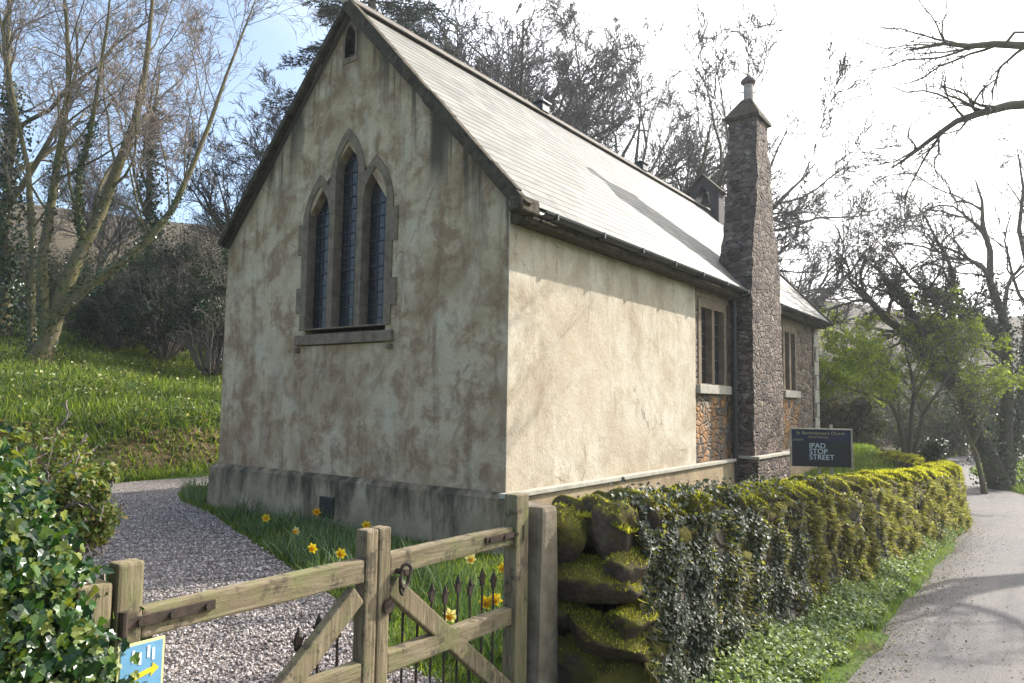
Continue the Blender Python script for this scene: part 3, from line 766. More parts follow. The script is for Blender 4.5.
# bellcote
bc = CP(empty('bellcote', (CX, 12.95, 6.8))); bc.matrix_parent_inverse = Matrix.Translation(chapel.location).inverted()
bm = bmesh.new(); by = 12.72
arch = lancet(CX, .22, 6.98, 7.72, 6)
plate(bm, [(CX-.46, 6.55), (CX+.46, 6.55), (CX+.46, 7.52), (CX, 7.98), (CX-.46, 7.52)], [arch], lambda u, v, d: (u, by+d, v), .42)
SP(bmobj('bell_frame', bm, M['cotetimber']), bc)
bm = bmesh.new()
for sgn in (1, -1): bar(bm, (CX+sgn*.27, by-.06, 7.765), (CX+sgn*.27, by+.48, 7.765), .05, .78, up=(-sgn*1, 0, 1), bev=.008)
SP(bmobj('bellcote_roof', bm, M['verge']), bc)
bm = bmesh.new()
pr = [(.02, 7.60), (.06, 7.57), (.085, 7.45), (.10, 7.35), (.14, 7.27), (.13, 7.25), (.0, 7.27)]
rows = [[bm.verts.new((CX+r*math.cos(t), by+.2+r*math.sin(t), z)) for t in [i*math.pi/8 for i in range(16)]] for r, z in pr]
for a, b in zip(rows, rows[1:]):
    for i in range(16): bm.faces.new((a[i], a[(i+1) % 16], b[(i+1) % 16], b[i]))
box(bm, CX-.21, CX+.21, by+.17, by+.23, 7.60, 7.65)
SP(bmobj('bell', bm, M['bell'], smooth=True), bc)

# ------------------------------------------------------------------ gate
GX = 2.55
def gate_leaf(yh, ym, label, right):
    """yh hinge end, ym meeting end"""
    g = empty('gate_leaf', (GX, yh, 0)); tag(g, label, 'gate', 'two leaves of the wooden gate')
    s_ = 1 if yh > ym else -1
    a = ym; b = yh
    def add(name, bm, m): return part(g, bmobj(name, bm, m))
    T = .058
    bm = bmesh.new(); lo_, hi_ = sorted((a, a+s_*.066)); box(bm, GX-T/2-.006, GX+T/2+.006, lo_, hi_, .06, 1.12, .012)
    add('meeting_stile', bm, M['wood_z'])
    bm = bmesh.new(); lo_, hi_ = sorted((b-s_*(.11 if right else .08), b)); box(bm, GX-T/2-.006, GX+T/2+(.02 if right else .006), lo_, hi_, .04, 1.17 if right else 1.15, .01); add('hinge_stile', bm, M['wood_z'])
    i0, i1 = sorted((a+s_*.068, b-s_*(.112 if right else .082)))
    for nm, z0, z1 in (('top_rail', .915, 1.005), ('middle_rail', .515, .60), ('bottom_rail', .12, .21)):
        bm = bmesh.new(); box(bm, GX-T/2, GX+T/2, i0, i1, z0, z1, .008); bmesh.ops.subdivide_edges(bm, edges=[e for e in bm.edges if e.calc_length() > .4], cuts=5)
        for v in bm.verts: v.co.z += .005*mn.noise(v.co*5); v.co.x += .003*mn.noise(v.co*7)
        add(nm, bm, M['wood_y'])
    bm = bmesh.new(); p0 = Vector((GX+.006, a+s_*.09, .87)); p1 = Vector((GX+.006, b-s_*.10, .17))
    bar(bm, p0, p1, T*.8, .085, up=(0, 0, 1), bev=.008); add('brace', bm, M['wood_z'])
    # wrought iron dog bars
    n_ = 9
    for i in range(n_ if right else 3):
        y = i0+(i1-i0)*(i+.7)/(n_+.4) if right else i1-(i1-i0)*(i+.7)/(n_+.4); top = .70+.03*(i % 2)
        bm = bmesh.new(); cyl(bm, (GX-.045, y, .08), (GX-.045, y, top), .0055, seg=6)
        bar(bm, (GX-.045, y, top), (GX-.045, y, top+.05), .012, .028, up=(0, 1, 0)); 
        cyl(bm, (GX-.045, y, top+.05), (GX-.045, y, top+.085), .014, .002, 6)
        for q in (-1, 1): cyl(bm, (GX-.045, y, top), (GX-.045, y+q*.028, top+.045), .005, .004, 6)
        add('spiked_bar', bm, M['iron'])
    bm = bmesh.new(); e = b-s_*(.05 if right else .02); box(bm, GX+T/2+.002, GX+T/2+.012, min(e, e-s_*.30), max(e, e-s_*.30), .955, .985)
    for q in (.05, .15, .27): cyl(bm, (GX+T/2+.004, e-s_*q, .97), (GX+T/2+.022, e-s_*q, .97), .010, seg=8)
    cyl(bm, (GX+T/2+.01, e, .93), (GX+T/2+.01, e, 1.01), .014, seg=10)
    add('hinge_strap', bm, M['iron'])
    return g
gr = gate_leaf(-3.30, -4.358, 'right leaf of the weathered wooden gate, hung beside the granite gatepost', True)
gl = gate_leaf(-5.42, -4.365, 'left leaf of the weathered wooden gate, by the ivy and blue notice', False)
def torus(bm, c, R, r, ax, seg=16):
    n = Vector(ax).normalized(); a = n.orthogonal().normalized(); b = n.cross(a)
    P_ = [Vector(c)+(a*math.cos(t)+b*math.sin(t))*R for t in [i*2*math.pi/seg for i in range(seg+1)]]
    for p, q in zip(P_, P_[1:]): cyl(bm, p, q, r, seg=6)
bm = bmesh.new(); torus(bm, (GX+.075, -4.25, .90), .032, .008, (1, .2, 0)); torus(bm, (GX+.07, -4.235, .94), .02, .008, (1, -.5, .3)); cyl(bm, (GX+.03, -4.25, .93), (GX+.09, -4.25, .93), .012, seg=8)
torus(bm, (GX+.07, -4.26, .86), .02, .007, (1, .6, .3))
part(gr, bmobj('latch_ring', bm, M['iron']))
bm = bmesh.new(); cyl(bm, (GX+.042, -4.31, .80), (GX+.052, -4.31, .80), .03, seg=16); part(gr, bmobj('latch_plate', bm, M['iron']))
# hanging post and granite post
bm = bmesh.new(); box(bm, GX-.12, GX+.11, -3.285, -3.07, -.15, 1.10, .035)
for v in bm.verts:
    if v.co.z > 1.0: v.co.y = -3.155+(v.co.y+3.155)*.75; 
rough_up(bm, 2, .014, 5)
tag(bmobj('gatepost', bm, M['granite']), 'pale granite gatepost at the near end of the mossy wall', 'gatepost')
bm = bmesh.new(); box(bm, GX-.07, GX+.03, -5.53, -5.43, -.1, 1.10, .012)
tag(bmobj('gatepost', bm, M['wood_z']), 'weathered timber gatepost half buried in the glossy ivy hedge', 'gatepost')
fr = empty('fence', (GX, -6.2, 0)); tag(fr, 'low rail fence of mossy timber in front of the ivy hedge', 'fence')
bm = bmesh.new(); box(bm, GX+.0, GX+.07, -8.2, -5.39, .775, .855, .008); part(fr, bmobj('rail', bm, M['wood_y']))
bm = bmesh.new(); box(bm, GX+.075, GX+.16, -5.86, -5.775, -.1, .88, .01); part(fr, bmobj('fence_post', bm, M['wood_z']))
# notices on the gate
def flat(name, c, rough=.5): return simple(name, c, tuple(x*.85 for x in c), 30, rough, .4, 0)
M['skyblue'] = flat('faded_blue_plastic', (.15, .34, .52)); M['arrowy'] = flat('yellow_print', (.72, .55, .03)); M['navy'] = flat('navy_card', (.02, .035, .22))
M['white'] = flat('white_print', (.75, .75, .75)); M['palegreen'] = flat('green_print', (.22, .42, .12)); M['cream'] = flat('cream_edge', (.62, .60, .30))
ns = empty('notice', (GX+.08, -5.29, .85)); tag(ns, 'small sky blue notice with a yellow arrow hung on the gate', 'notice')
xs = GX+.082
bm = bmesh.new(); box(bm, xs, xs+.006, -5.385, -5.245, .755, .925, 0); part(ns, bmobj('backing_plate', bm, M['cream']))
bm = bmesh.new(); box(bm, xs+.0065, xs+.008, -5.377, -5.253, .762, .918); part(ns, bmobj('blue_panel', bm, M['skyblue']))
bm = bmesh.new(); plate(bm, [(-5.37, .79), (-5.355, .79), (-5.35, .815), (-5.285, .83), (-5.288, .818), (-5.262, .838), (-5.282, .858), (-5.283, .846), (-5.36, .828)][::1], [], lambda u, v, d: (xs+.009+d, u, v), .001)
part(ns, bmobj('arrow', bm, M['arrowy']))
bm = bmesh.new()
for a_, b_ in ((-5.345, .87), (-5.325, .86), (-5.30, .875), (-5.285, .865)): box(bm, xs+.0085, xs+.0095, a_, a_+.008, b_, b_+.035)
part(ns, bmobj('faded_print', bm, M['white']))
ns.location.y -= .05
nv = empty('notice', (GX+.09, -5.28, .7)); tag(nv, 'dark navy notice with small white print, below the sky blue one', 'notice')
bm = bmesh.new(); box(bm, xs, xs+.006, -5.40, -5.20, .58, .745); part(nv, bmobj('backing_plate', bm, M['navy']))
bm = bmesh.new()
for r_ in range(4):
    y = -5.37
    while y < -5.25:
        w = random.uniform(.006, .016); box(bm, xs+.0065, xs+.0075, y, y+w, .715-r_*.02, .725-r_*.02); y += w+.005
part(nv, bmobj('faded_print', bm, M['white']))
bm = bmesh.new(); box(bm, xs+.0065, xs+.0075, -5.235, -5.205, .70, .73); part(nv, bmobj('green_mark', bm, M['palegreen'])); nv.location.y -= .04

# ------------------------------------------------------------------ church notice board
def text_mesh(txt, size, M4, mat, parent, name, ext=.002):
    cu = bpy.data.curves.new('t', 'FONT'); cu.body = txt; cu.size = size; cu.align_x = 'LEFT'; cu.extrude = ext
    o = bpy.data.objects.new('t', cu); COL.objects.link(o)
    bpy.context.view_layer.update()
    me = bpy.data.meshes.new_from_object(o.evaluated_get(bpy.context.evaluated_depsgraph_get()))
    bpy.data.objects.remove(o); me.transform(M4)
    return part(parent, finish(name, me, mat))
nb = empty('notice_board', (1.9, 5.8, 0)); tag(nb, 'dark church notice board with white letters behind the mossy wall', 'notice board')
bu = Vector((.90, .436, 0)).normalized(); bn = Vector((bu.y, -bu.x, 0)); bo = Vector((1.9, 5.8, 1.0))
def BM4(u, v, n): 
    o_ = bo+bu*u+Vector((0, 0, v))+bn*n
    return Matrix(((bu.x, 0, bn.x, o_.x), (bu.y, 0, bn.y, o_.y), (0, 1, 0, o_.z), (0, 0, 0, 1)))
def bbox(bm, u0, u1, v0, v1, n0, n1, bev=0):
    b = bmesh.new(); box(b, u0, u1, v0, v1, n0, n1, bev); bmesh.ops.transform(b, matrix=BM4(0, 0, 0), verts=b.verts)
    me = bpy.data.meshes.new('t'); b.to_mesh(me); b.free(); bm.from_mesh(me)
M['black'] = flat('black_board', (.012, .015, .015), .45); M['navyh'] = flat('navy_header', (.012, .014, .05), .4)
M['gold'] = flat('gold_lettering', (.42, .36, .14)); M['chalk'] = flat('white_letters', (.55, .60, .62)); M['frame'] = simple('pale_frame_wood', (.22, .20, .15), (.38, .35, .27), 9)
bm = bmesh.new(); bbox(bm, -.44, .44, -.30, .28, -.03, 0); part(nb, bmobj('board', bm, M['black']))
bm = bmesh.new(); bbox(bm, -.44, .44, .10, .28, .001, .006); part(nb, bmobj('header', bm, M['navyh']))
bm = bmesh.new(); bbox(bm, .441, .468, -.33, .30, -.05, .03, .004); bbox(bm, -.46, -.441, -.30, .30, -.05, .02, .004); bbox(bm, -.44, .44, .281, .30, -.05, .03, .004)
part(nb, bmobj('frame', bm, M['frame']))
bm = bmesh.new()
for u in (-.02, .17): bbox(bm, u-.022, u+.022, -1.2, .36, -.085, -.055, .004)
part(nb, bmobj('post', bm, M['frame']))
text_mesh("St. Bartholomew's Church", .068, BM4(-.37, .205, .007), M['gold'], nb, 'lettering')
text_mesh("Church Services", .045, BM4(-.19, .15, .007), M['gold'], nb, 'lettering')
text_mesh("SUNDAY", .04, BM4(-.42, .105, .007), M['gold'], nb, 'lettering')
for i, t in enumerate(('IPAD', 'STOP', 'STREET')): text_mesh(t, .115, BM4(-.18, -.01-i*.09, .002), M['chalk'], nb, 'lettering')

# ------------------------------------------------------------------ roadside wall
wall = empty('roadside_wall', (3, 3, 0)); tag(wall, 'long low dry stone wall topped with upright stones and thick moss', 'wall')
WY = np.concatenate([np.arange(-2.72, 4, .12), np.arange(4, 17.2, .2)])
def wtop(y): return road_z(y)+np.interp(y, [-3, -1.5, 3, 9, 13, 16], [.96, .94, .91, .89, .95, 1.0])
rows = []
TW = .56
for y in WY:
    x0 = float(wall_x(y)); dx = float((wall_x(y+.2)-wall_x(y-.2))/.4); n = np.array([1, -dx]); n /= np.linalg.norm(n)
    zt = float(wtop(y)); zb = float(road_z(y))-.2
    pr = [(.12, zb), (.10, zb+.2), (.07, zb+.45), (.04, zb+.7), (.02, zb+.95), (.0, zt-.08), (-.06, zt), (-TW/2, zt+.05), (-TW+.06, zt), (-TW, zt-.1), (-TW, zt-.5), (-TW-.02, -.3)]
    row = []
    for o_, z in pr:
        p = Vector((x0+n[0]*o_, y+n[1]*o_, z)); q = p*2.6
        amp = .07 if z > zb+.05 else 0
        d = mn.noise(q)*amp+mn.noise(q*2.7)*amp*.5
        row.append((p.x+n[0]*d, p.y+n[1]*d, p.z+(mn.noise(q+Vector((5, 5, 5)))*.05 if o_ < .03 else 0)))
    rows.append(row)
WV = np.array(rows); a_, b_ = WV.shape[:2]; idx = np.arange(a_*b_).reshape(a_, b_)
F = np.stack([idx[:-1, :-1], idx[1:, :-1], idx[1:, 1:], idx[:-1, 1:]], -1).reshape(-1, 4)
WVf = WV.reshape(-1, 3)
ends = []
npo = npmesh('wall_body', WVf, F, M['wallcore'], smooth=True); part(wall, npo)
# stones: rough rounded blocks
def stone_template(seed):
    b = bmesh.new(); bmesh.ops.create_icosphere(b, subdivisions=4 if seed > 7 else 3, radius=1)
    for v in b.verts:
        p = v.co.copy(); s_ = max(abs(p.x), abs(p.y), abs(p.z)); v.co = p*(.45+.55/s_**.75*.9)
        q = p*1.3+Vector((seed*3.1, seed, 0)); v.co *= 1+.30*mn.noise(q)+.14*mn.noise(q*2.7)+.06*mn.noise(q*6)+.04*mn.noise(q*13)
    V = np.array([v.co[:] for v in b.verts]); F = np.array([[v.index for v in f.verts] for f in b.faces]); b.free()
    rg_ = np.random.default_rng(seed+500)
    for q in range(9):
        d = unit(rg_.normal(size=3)); h = rg_.uniform(.58, .82); t = V@d; V = V-np.clip(t-h, 0, None)[:, None]*d[None]*.92
    return V, F
ST = [stone_template(i) for i in range(8)]; STB = [stone_template(i) for i in range(8, 14)]
def put_stone(out, c, half, rz=0, tilt=0, big=False):
    V, F = (STB[random.randrange(6)] if big else ST[random.randrange(8)]); V = V*np.array(half)
    ct, st = math.cos(tilt), math.sin(tilt); V = np.stack([V[:, 0], V[:, 1]*ct-V[:, 2]*st, V[:, 1]*st+V[:, 2]*ct], -1)
    c_, s_ = math.cos(rz), math.sin(rz); V = np.stack([V[:, 0]*c_-V[:, 1]*s_, V[:, 0]*s_+V[:, 1]*c_, V[:, 2]], -1)
    out.append((V+np.array(c), F))
cop = []; y = -2.93; coped = []
while y < 16.5:
    w = random.uniform(.045, .11)*(1 if y < 6 else 1.5); x0 = float(wall_x(y)); hh = random.uniform(.10, .17)
    zt = float(wtop(y))
    put_stone(cop, (x0-.17+random.uniform(-.03, .03), y+w, zt+.0+hh*.3), (random.uniform(.17, .23), w*.85, hh), 0, random.uniform(-.25, .1))
    coped.append((x0-.17, y+w, zt+hh*.3, .2, w*.85, hh)); 
    if random.random() < .85: put_stone(cop, (x0-.45, y+w, zt+hh*.1), (.16, w*.9, hh), 0, random.uniform(-.2, .2))
    y += w*2+random.uniform(.02, .09)
V, F = join(cop); part(wall, npmesh('coping_stones', V, F, M['boulder'], smooth=True))
# end boulders and face stones
es = []; eb = []
for c, h in [((2.60, -2.96, .88), (.15, .13, .20)), ((2.86, -2.86, .90), (.15, .15, .20)), ((2.64, -2.95, .16), (.27, .20, .22)), ((2.84, -2.96, .40), (.26, .17, .13)), ((2.56, -2.94, .47), (.18, .19, .15)), ((2.76, -2.94, .66), (.32, .19, .14)), 
             ((2.92, -2.86, .13), (.19, .24, .18)), ((2.97, -2.84, .48), (.15, .22, .11)), ((2.94, -2.88, .74), (.15, .17, .16)), ((2.9, -2.62, 1.00), (.15, .10, .16)), ((2.98, -2.6, .3), (.14, .25, .2))]:
    put_stone(eb, c, h, random.uniform(-.15, .15), random.uniform(-.12, .12), True)
V, F = join(eb); part(wall, npmesh('end_stones', V, F, M['boulder'], smooth=True))
for i in range(420):
    y = random.uniform(-2.7, 15.5); z = random.uniform(.02, .95)
    hh = random.uniform(.05, .11); put_stone(es, (float(wall_x(y))+.06-.07*z-.05, y, float(road_z(y))+z), (.10, random.uniform(.08, .22), hh))
V, F = join(es); part(wall, npmesh('face_stones', V, F, M['boulder'], smooth=True))
# moss shoots on the top
def wall_pts(n, y0, y1, face, pw=1.0):
    """points + normals; face: 0 top, 1 road face"""
    y = y0+(y1-y0)*RNG.random(n)**pw; x0 = wall_x(y); dx = (wall_x(y+.2)-wall_x(y-.2))/.4
    N = unit(np.stack([np.ones(n), -dx, np.zeros(n)], -1)); zt = wtop(y); zb = road_z(y)
    if face: 
        h = RNG.random(n); z = zb+h*(zt-zb+.06); off = .12-.13*h
        P = np.stack([x0, y, z], -1)+N*off[:, None]; P[:, 0] += .05*np.sin(y*9+z*7)*np.cos(z*11-y*4)
        return P, N
    u = RNG.random(n); P = np.stack([x0, y, zt], -1)-N*(u*TW)[:, None]
    P[:, 2] += .06*np.sin(u*np.pi)
    return P, np.tile([0, 0, 1.], (n, 1))
# cushions on coping stones
mp_, mo = [], []
V0, F0 = join(cop); VB, FB = join(eb); VB_ = VB[FB]; V0 = V0[F0].reshape(-1, 3); V0 = np.concatenate([V0, VB_.reshape(-1, 3)]); F0 = np.arange(len(V0)).reshape(-1, 3)
tri = V0[F0]; nrm = unit(np.cross(tri[:, 1]-tri[:, 0], tri[:, 2]-tri[:, 0])); cen = tri.mean(1)
ar = np.linalg.norm(np.cross(tri[:, 1]-tri[:, 0], tri[:, 2]-tri[:, 0]), axis=1)
pat = np.array([mn.noise(Vector((c[0]*2, c[1]*2.3, c[2]*3))) for c in cen])
wgt = ar*np.clip(nrm[:, 2]+np.where(cen[:, 1] < -2.55, -.15, .3), 0, 1)*np.clip(pat+.6, 0.1, 1)*np.where(cen[:, 1] < 3, 1.6, .9)*np.where(cen[:, 1] < -2.55, .5, 1)
pick = RNG.choice(len(cen), 120000, p=wgt/wgt.sum())
rr = RNG.dirichlet((1, 1, 1), len(pick)); P = (tri[pick]*rr[:, :, None]).sum(1); N = nrm[pick]
N = unit(N+rdir(len(N))*.6); N[:, 2] += .1
V1 = instances(TUFT_V, TUFT_F, P-N*.004, N, rdir(len(N)), np.stack([RNG.uniform(.004, .009, len(N)), RNG.uniform(.012, .032, len(N)), RNG.uniform(.01, .03, len(N))], -1)*np.where(P[:, 1:2] > 4, 1.7, 1.0))
P, N = wall_pts(26000, -2.95, 16.5, 0, 1.5); N = unit(N+rdir(len(N))*.7)
V2 = instances(TUFT_V, TUFT_F, P, N, rdir(len(N)), np.stack([RNG.uniform(.006, .012, len(N)), RNG.uniform(.02, .05, len(N)), RNG.uniform(.01, .03, len(N))], -1))
V, F = join([V1, V2]); tag(part(wall, npmesh('moss', V, F, M['moss'])), 'yellow green moss cushions on the coping', kind='stuff')
# moss and growth on the face
P, N = wall_pts(120000, -2.9, 16.5, 1, 1.35)
pt = np.array([.8*mn.noise(Vector((p[1]*1.9, p[2]*1.0, 3)))+.9*mn.noise(Vector((p[1]*4.6, p[2]*1.1, 9))) for p in P])
P = P+N*(pt*.06)[:, None]
keep = RNG.random(len(P)) < np.clip((pt+.10)*2.4, .03, 1); keep &= RNG.random(len(P)) < np.clip((P[:, 1]+2.6)/1.8, .35, 1); P, N = P[keep], N[keep]
n = len(P); ax = unit(N*.5+np.array([0, -.05, -.8])+rdir(n)*.75)
V, F = instances(BLADE_V, BLADE_F, P-N*.01, ax, N+rdir(n)*.3, np.stack([RNG.uniform(.006, .014, n), RNG.uniform(.02, .075, n), RNG.uniform(.02, .06, n)], -1)*np.interp(P[:, 1:2], [0, 8], [1, 1.5]))
n = 26000; P, N = wall_pts(n, -2.8, 16, 1, 1.35); q_ = np.array([mn.noise(Vector((p[1]*2.3, p[2]*1.6, 13))) for p in P]); ok = q_ > .0; P, N = P[ok], N[ok]; n = len(P)
V4 = instances(LEAF_V[[0, 1, 2, 3]], np.array([[0, 1, 2, 3]]), P+N*RNG.uniform(0, .05, n)[:, None], unit(rdir(n)+np.array([0, 0, -.6])), unit(N+rdir(n)*.7), RNG.uniform(.014, .034, n)[:, None]*np.array([1.5, 1, 1])*np.interp(P[:, 1:2], [0, 8], [1, 1.5]))
V, F = join([(V, F), V4])
tag(part(wall, npmesh('hanging_growth', V, F, M['hang'])), 'brown and green growth hanging down the road face', kind='stuff')
# ivy on the near part of the face
P, N = wall_pts(70000, -2.85, 7.5, 1, 1.7)
msk = np.array([mn.noise(Vector((p[1]*1.1, p[2]*1.5, 7)))+.45*mn.noise(Vector((p[1]*4, p[2]*4, 2))) for p in P])
dens_ = np.interp(P[:, 1], [-2.8, -2.4, -1.2, -.4, .8, 7.5], [.45, 1.2, .95, .35, .08, .0])
keep = RNG.random(len(P)) < np.clip(dens_+msk*.9, 0, 1)*.85; P, N = P[keep], N[keep]; n = len(P)
ax = unit(rdir(n)+np.array([0.15, 0, -.75])); nn = unit(N+rdir(n)*.55+np.array([0, .0, .35]))
ivy = empty('ivy', (3.05, -1.5, 0)); tag(ivy, 'small leaved ivy with grey sheen in its leaf colour covering the near face of the roadside wall', 'ivy')
sz = RNG.uniform(.014, .031, n)
nt_ = 2600; Pt, Nt = wall_pts(nt_, -2.9, 1.0, 0, 1.2); mk = np.array([mn.noise(Vector((p[1]*2.2, p[0]*1.5, 21))) for p in Pt]); ok = (mk > .10) & (RNG.random(nt_) < .9); Pt, Nt, mk = Pt[ok], Nt[ok], mk[ok]
Pt[:, 0] += .05; Pt[:, 2] += .06+RNG.random(len(Pt))*.10; P = np.concatenate([P, Pt]); N = np.concatenate([N, unit(Nt+np.array([.8, -.3, 0]))]); ax = np.concatenate([ax, unit(rdir(len(Pt))+np.array([.5, 0, -.5]))]); nn = np.concatenate([nn, unit(Nt+rdir(len(Pt))*.6)]); n = len(P)
sz = RNG.uniform(.014, .031, n)
V, F = instances(IVY_V, IVY_F, P+N*RNG.uniform(0, .05, n)[:, None], ax, nn, sz)
part(ivy, npmesh('leaves', V, F, M['ivy_wall']))
# stems
K = 14; ns_ = 60; ys0 = RNG.uniform(-2.2, 1.2, ns_); SPt = []
for y in ys0:
    z = 0; row = []
    for k in range(K): row.append((float(wall_x(y))+.125-.12*z, y, float(road_z(y))+z)); y += random.uniform(-.09, .09); z += .072
    SPt.append(row)
V, F = tubes(np.array(SPt), np.full((ns_, K), .004), 4); part(ivy, npmesh('stems', V, F, M['bark']))

# ------------------------------------------------------------------ verge ground cover and grass
n = 52000; y = -4+19*RNG.random(n)**1.5; u = RNG.random(n)**.95*1.06
edge = road_c(y)-1.74; inner = wall_x(y)+.08; w_ = np.clip(edge-inner, .1, None)
x = inner+w_*(u+.10*np.sin(y*4.3)*u+.08*np.sin(y*11)*u)
z = hgt(x, y)+.02+(.16*(1-u)+.03)*RNG.random(n)*(1+.4*np.sin(y*3))
P = np.stack([x, y, z], -1); n = len(P)
V, F = instances(LEAF_V, LEAF_F, P, rdir(n, .25), rdir(n, 1.6), RNG.uniform(.018, .042, n)[:, None]*np.array([1.35, 1, 1]))
tag(npmesh('verge_plants', V, F, M['cover']), 'low bright green leafy plants along the foot of the roadside wall', 'ground cover', kind='stuff')

def blades(name, x, y, hmin, hmax, w, mat, label, z=None, parent=None, kind='stuff', cat='grass', bend=1.0):
    n = len(x); z = hgt(x, y)-.01 if z is None else z
    ax = unit(np.array([0, 0, 1.])+RNG.normal(size=(n, 3))*np.array([.35, .35, .05]))
    V, F = instances(BLADE_V, BLADE_F, np.stack([x, y, z], -1), ax, rdir(n), np.stack([np.full(n, 1)*w*RNG.uniform(.7, 1.3, n), (l := RNG.uniform(hmin, hmax, n)), l*RNG.uniform(.4, 1.3, n)*bend], -1))
    o = npmesh(name, V, F, mat)
    tag(o, label, cat, kind=kind)
    return o
# near grass between path, chapel and wall
n = 90000; x = RNG.uniform(-7.6, 2.75, n); y = RNG.uniform(-3.3, 3.0, n)*1.0
ok = ~in_path(x, y) & ~((x > -W-.12) & (x < .12) & (y > -.12)) & (y > -3.4)
lowx = np.interp(x, [p[0] for p in PR[:10]][::-1], [p[1] for p in PR[:10]][::-1]); ok &= y > lowx
ok &= (y < .5) | (x > .1) | (x < -W-.1)
blades('lawn_grass', x[ok], y[ok], .04, .11, .008, M['grass'], 'short sunlit lawn grass between the gate and the chapel wall')
n = 30000; x = RNG.uniform(.12, 2.75, n); y = RNG.uniform(2, 20, n); 
blades('lawn_grass', x, y, .06, .16, .016, M['grass'], 'strip of lawn grass between chapel side and mossy wall')
n = 52000; x = RNG.uniform(-9, 3, n); y = RNG.uniform(14, 38, n); ok = (np.abs(x-road_c(y)) > 1.6) & ((y > L+.2) | (x > .1)) & (x < wall_x(y)+12*(y > 17))
blades('lawn_grass', x[ok], y[ok], .08, .22, .03, M['grass'], 'bright lawn grass beyond the far end of the chapel')
# bank
n = 150000; x = -9.5-24*RNG.random(n)**1.7; y = RNG.uniform(-5, 26, n)
pn = np.array([mn.noise(Vector((a*.5, b*.5, 0)))+.5*mn.noise(Vector((a*1.7, b*1.7, 4))) for a, b in zip(x, y)])
bare = (x < -9.95) & (x > -11.4) & (y > -1.5) & (pn > -.02) & (RNG.random(n) < .35)
ok = ~bare & (RNG.random(n) < np.clip(1.0+pn, .3, 1))
blades('bank_grass', x[ok], y[ok], .10, .30, .026, M['grass'], 'lush long grass on the bank left of the chapel')
# right side verge
n = 26000; y = RNG.uniform(2, 34, n); x = road_c(y)+1.5+3.5*RNG.random(n)**1.6
blades('verge_grass', x, y, .08, .28, .02, M['grass'], 'rough grass on the verge right of the lane')
n = 15000; y = -5+22*RNG.random(n)**1.4; x = road_c(y)-1.80+RNG.normal(size=n)*.09
blades('edge_grass', x, y, .03, .07, .006, M['grass'], 'thin line of grass where the verge meets the lane')
# stones of the bare bank
es = []
for i in range(60):
    y = random.uniform(-1.5, 8); x = -10.0+.35*math.sin(y*.7)-random.uniform(.1, 1.0); put_stone(es, (x, y, float(hgt(x, y))), (random.uniform(.05, .12), random.uniform(.06, .16), random.uniform(.04, .09)))
V, F = join(es); tag(npmesh('bank_stones', V, F, M['boulder'], smooth=True), 'dark earthy stones showing through the grassy bank beyond the path', 'stones', kind='stuff')
# brambles and ferns scattered over the bank
n = 80000; x = -9.9-15*RNG.random(n)**1.3; y = RNG.uniform(-5, 22, n)
pn = np.array([mn.noise(Vector((a*.9, b*.9, 8)))+.6*mn.noise(Vector((a*2.4, b*2.4, 4))) for a, b in zip(x, y)]); ok = (pn > .13) | ((x > -11.4) & (pn > -.12) & (y > -2) & (RNG.random(n) < .7))
x, y, pn = x[ok], y[ok], pn[ok]; n = len(x); z = hgt(x, y)+RNG.random(n)*(.12+.55*np.clip(pn-.1, 0, .6))
V, F = instances(LEAF_V, LEAF_F, np.stack([x, y, z], -1), rdir(n, .2), rdir(n, 1.), RNG.uniform(.035, .085, n)[:, None]*np.array([1.2, 1, 1]))
tag(npmesh('bank_undergrowth', V, F, M['ever3']), 'patches of bramble and fern growing through the bank grass', 'undergrowth', kind='stuff')
# small yellow bank flowers (primroses, celandines)
n = 300; x = -9.8-9*RNG.random(n); y = RNG.uniform(-4, 9, n); z = hgt(x, y)+RNG.uniform(.12, .3, n)
q = np.array([[math.cos(t), math.sin(t), .15] for t in [i*2*math.pi/6 for i in range(6)]]+[[0, 0, 0]]); qf = np.array([[i, (i+1) % 6, 6] for i in range(6)])
V, F = instances(q, qf, np.stack([x, y, z], -1), rdir(n)*np.array([1, 1, .3]), np.array([.5, -.6, .7])+rdir(n)*.6, RNG.uniform(.018, .045, n))
tag(npmesh('bank_flowers', V, F, M['paleyellow']), 'tiny pale yellow wild flowers dotted over the grassy bank', 'flowers', kind='stuff')

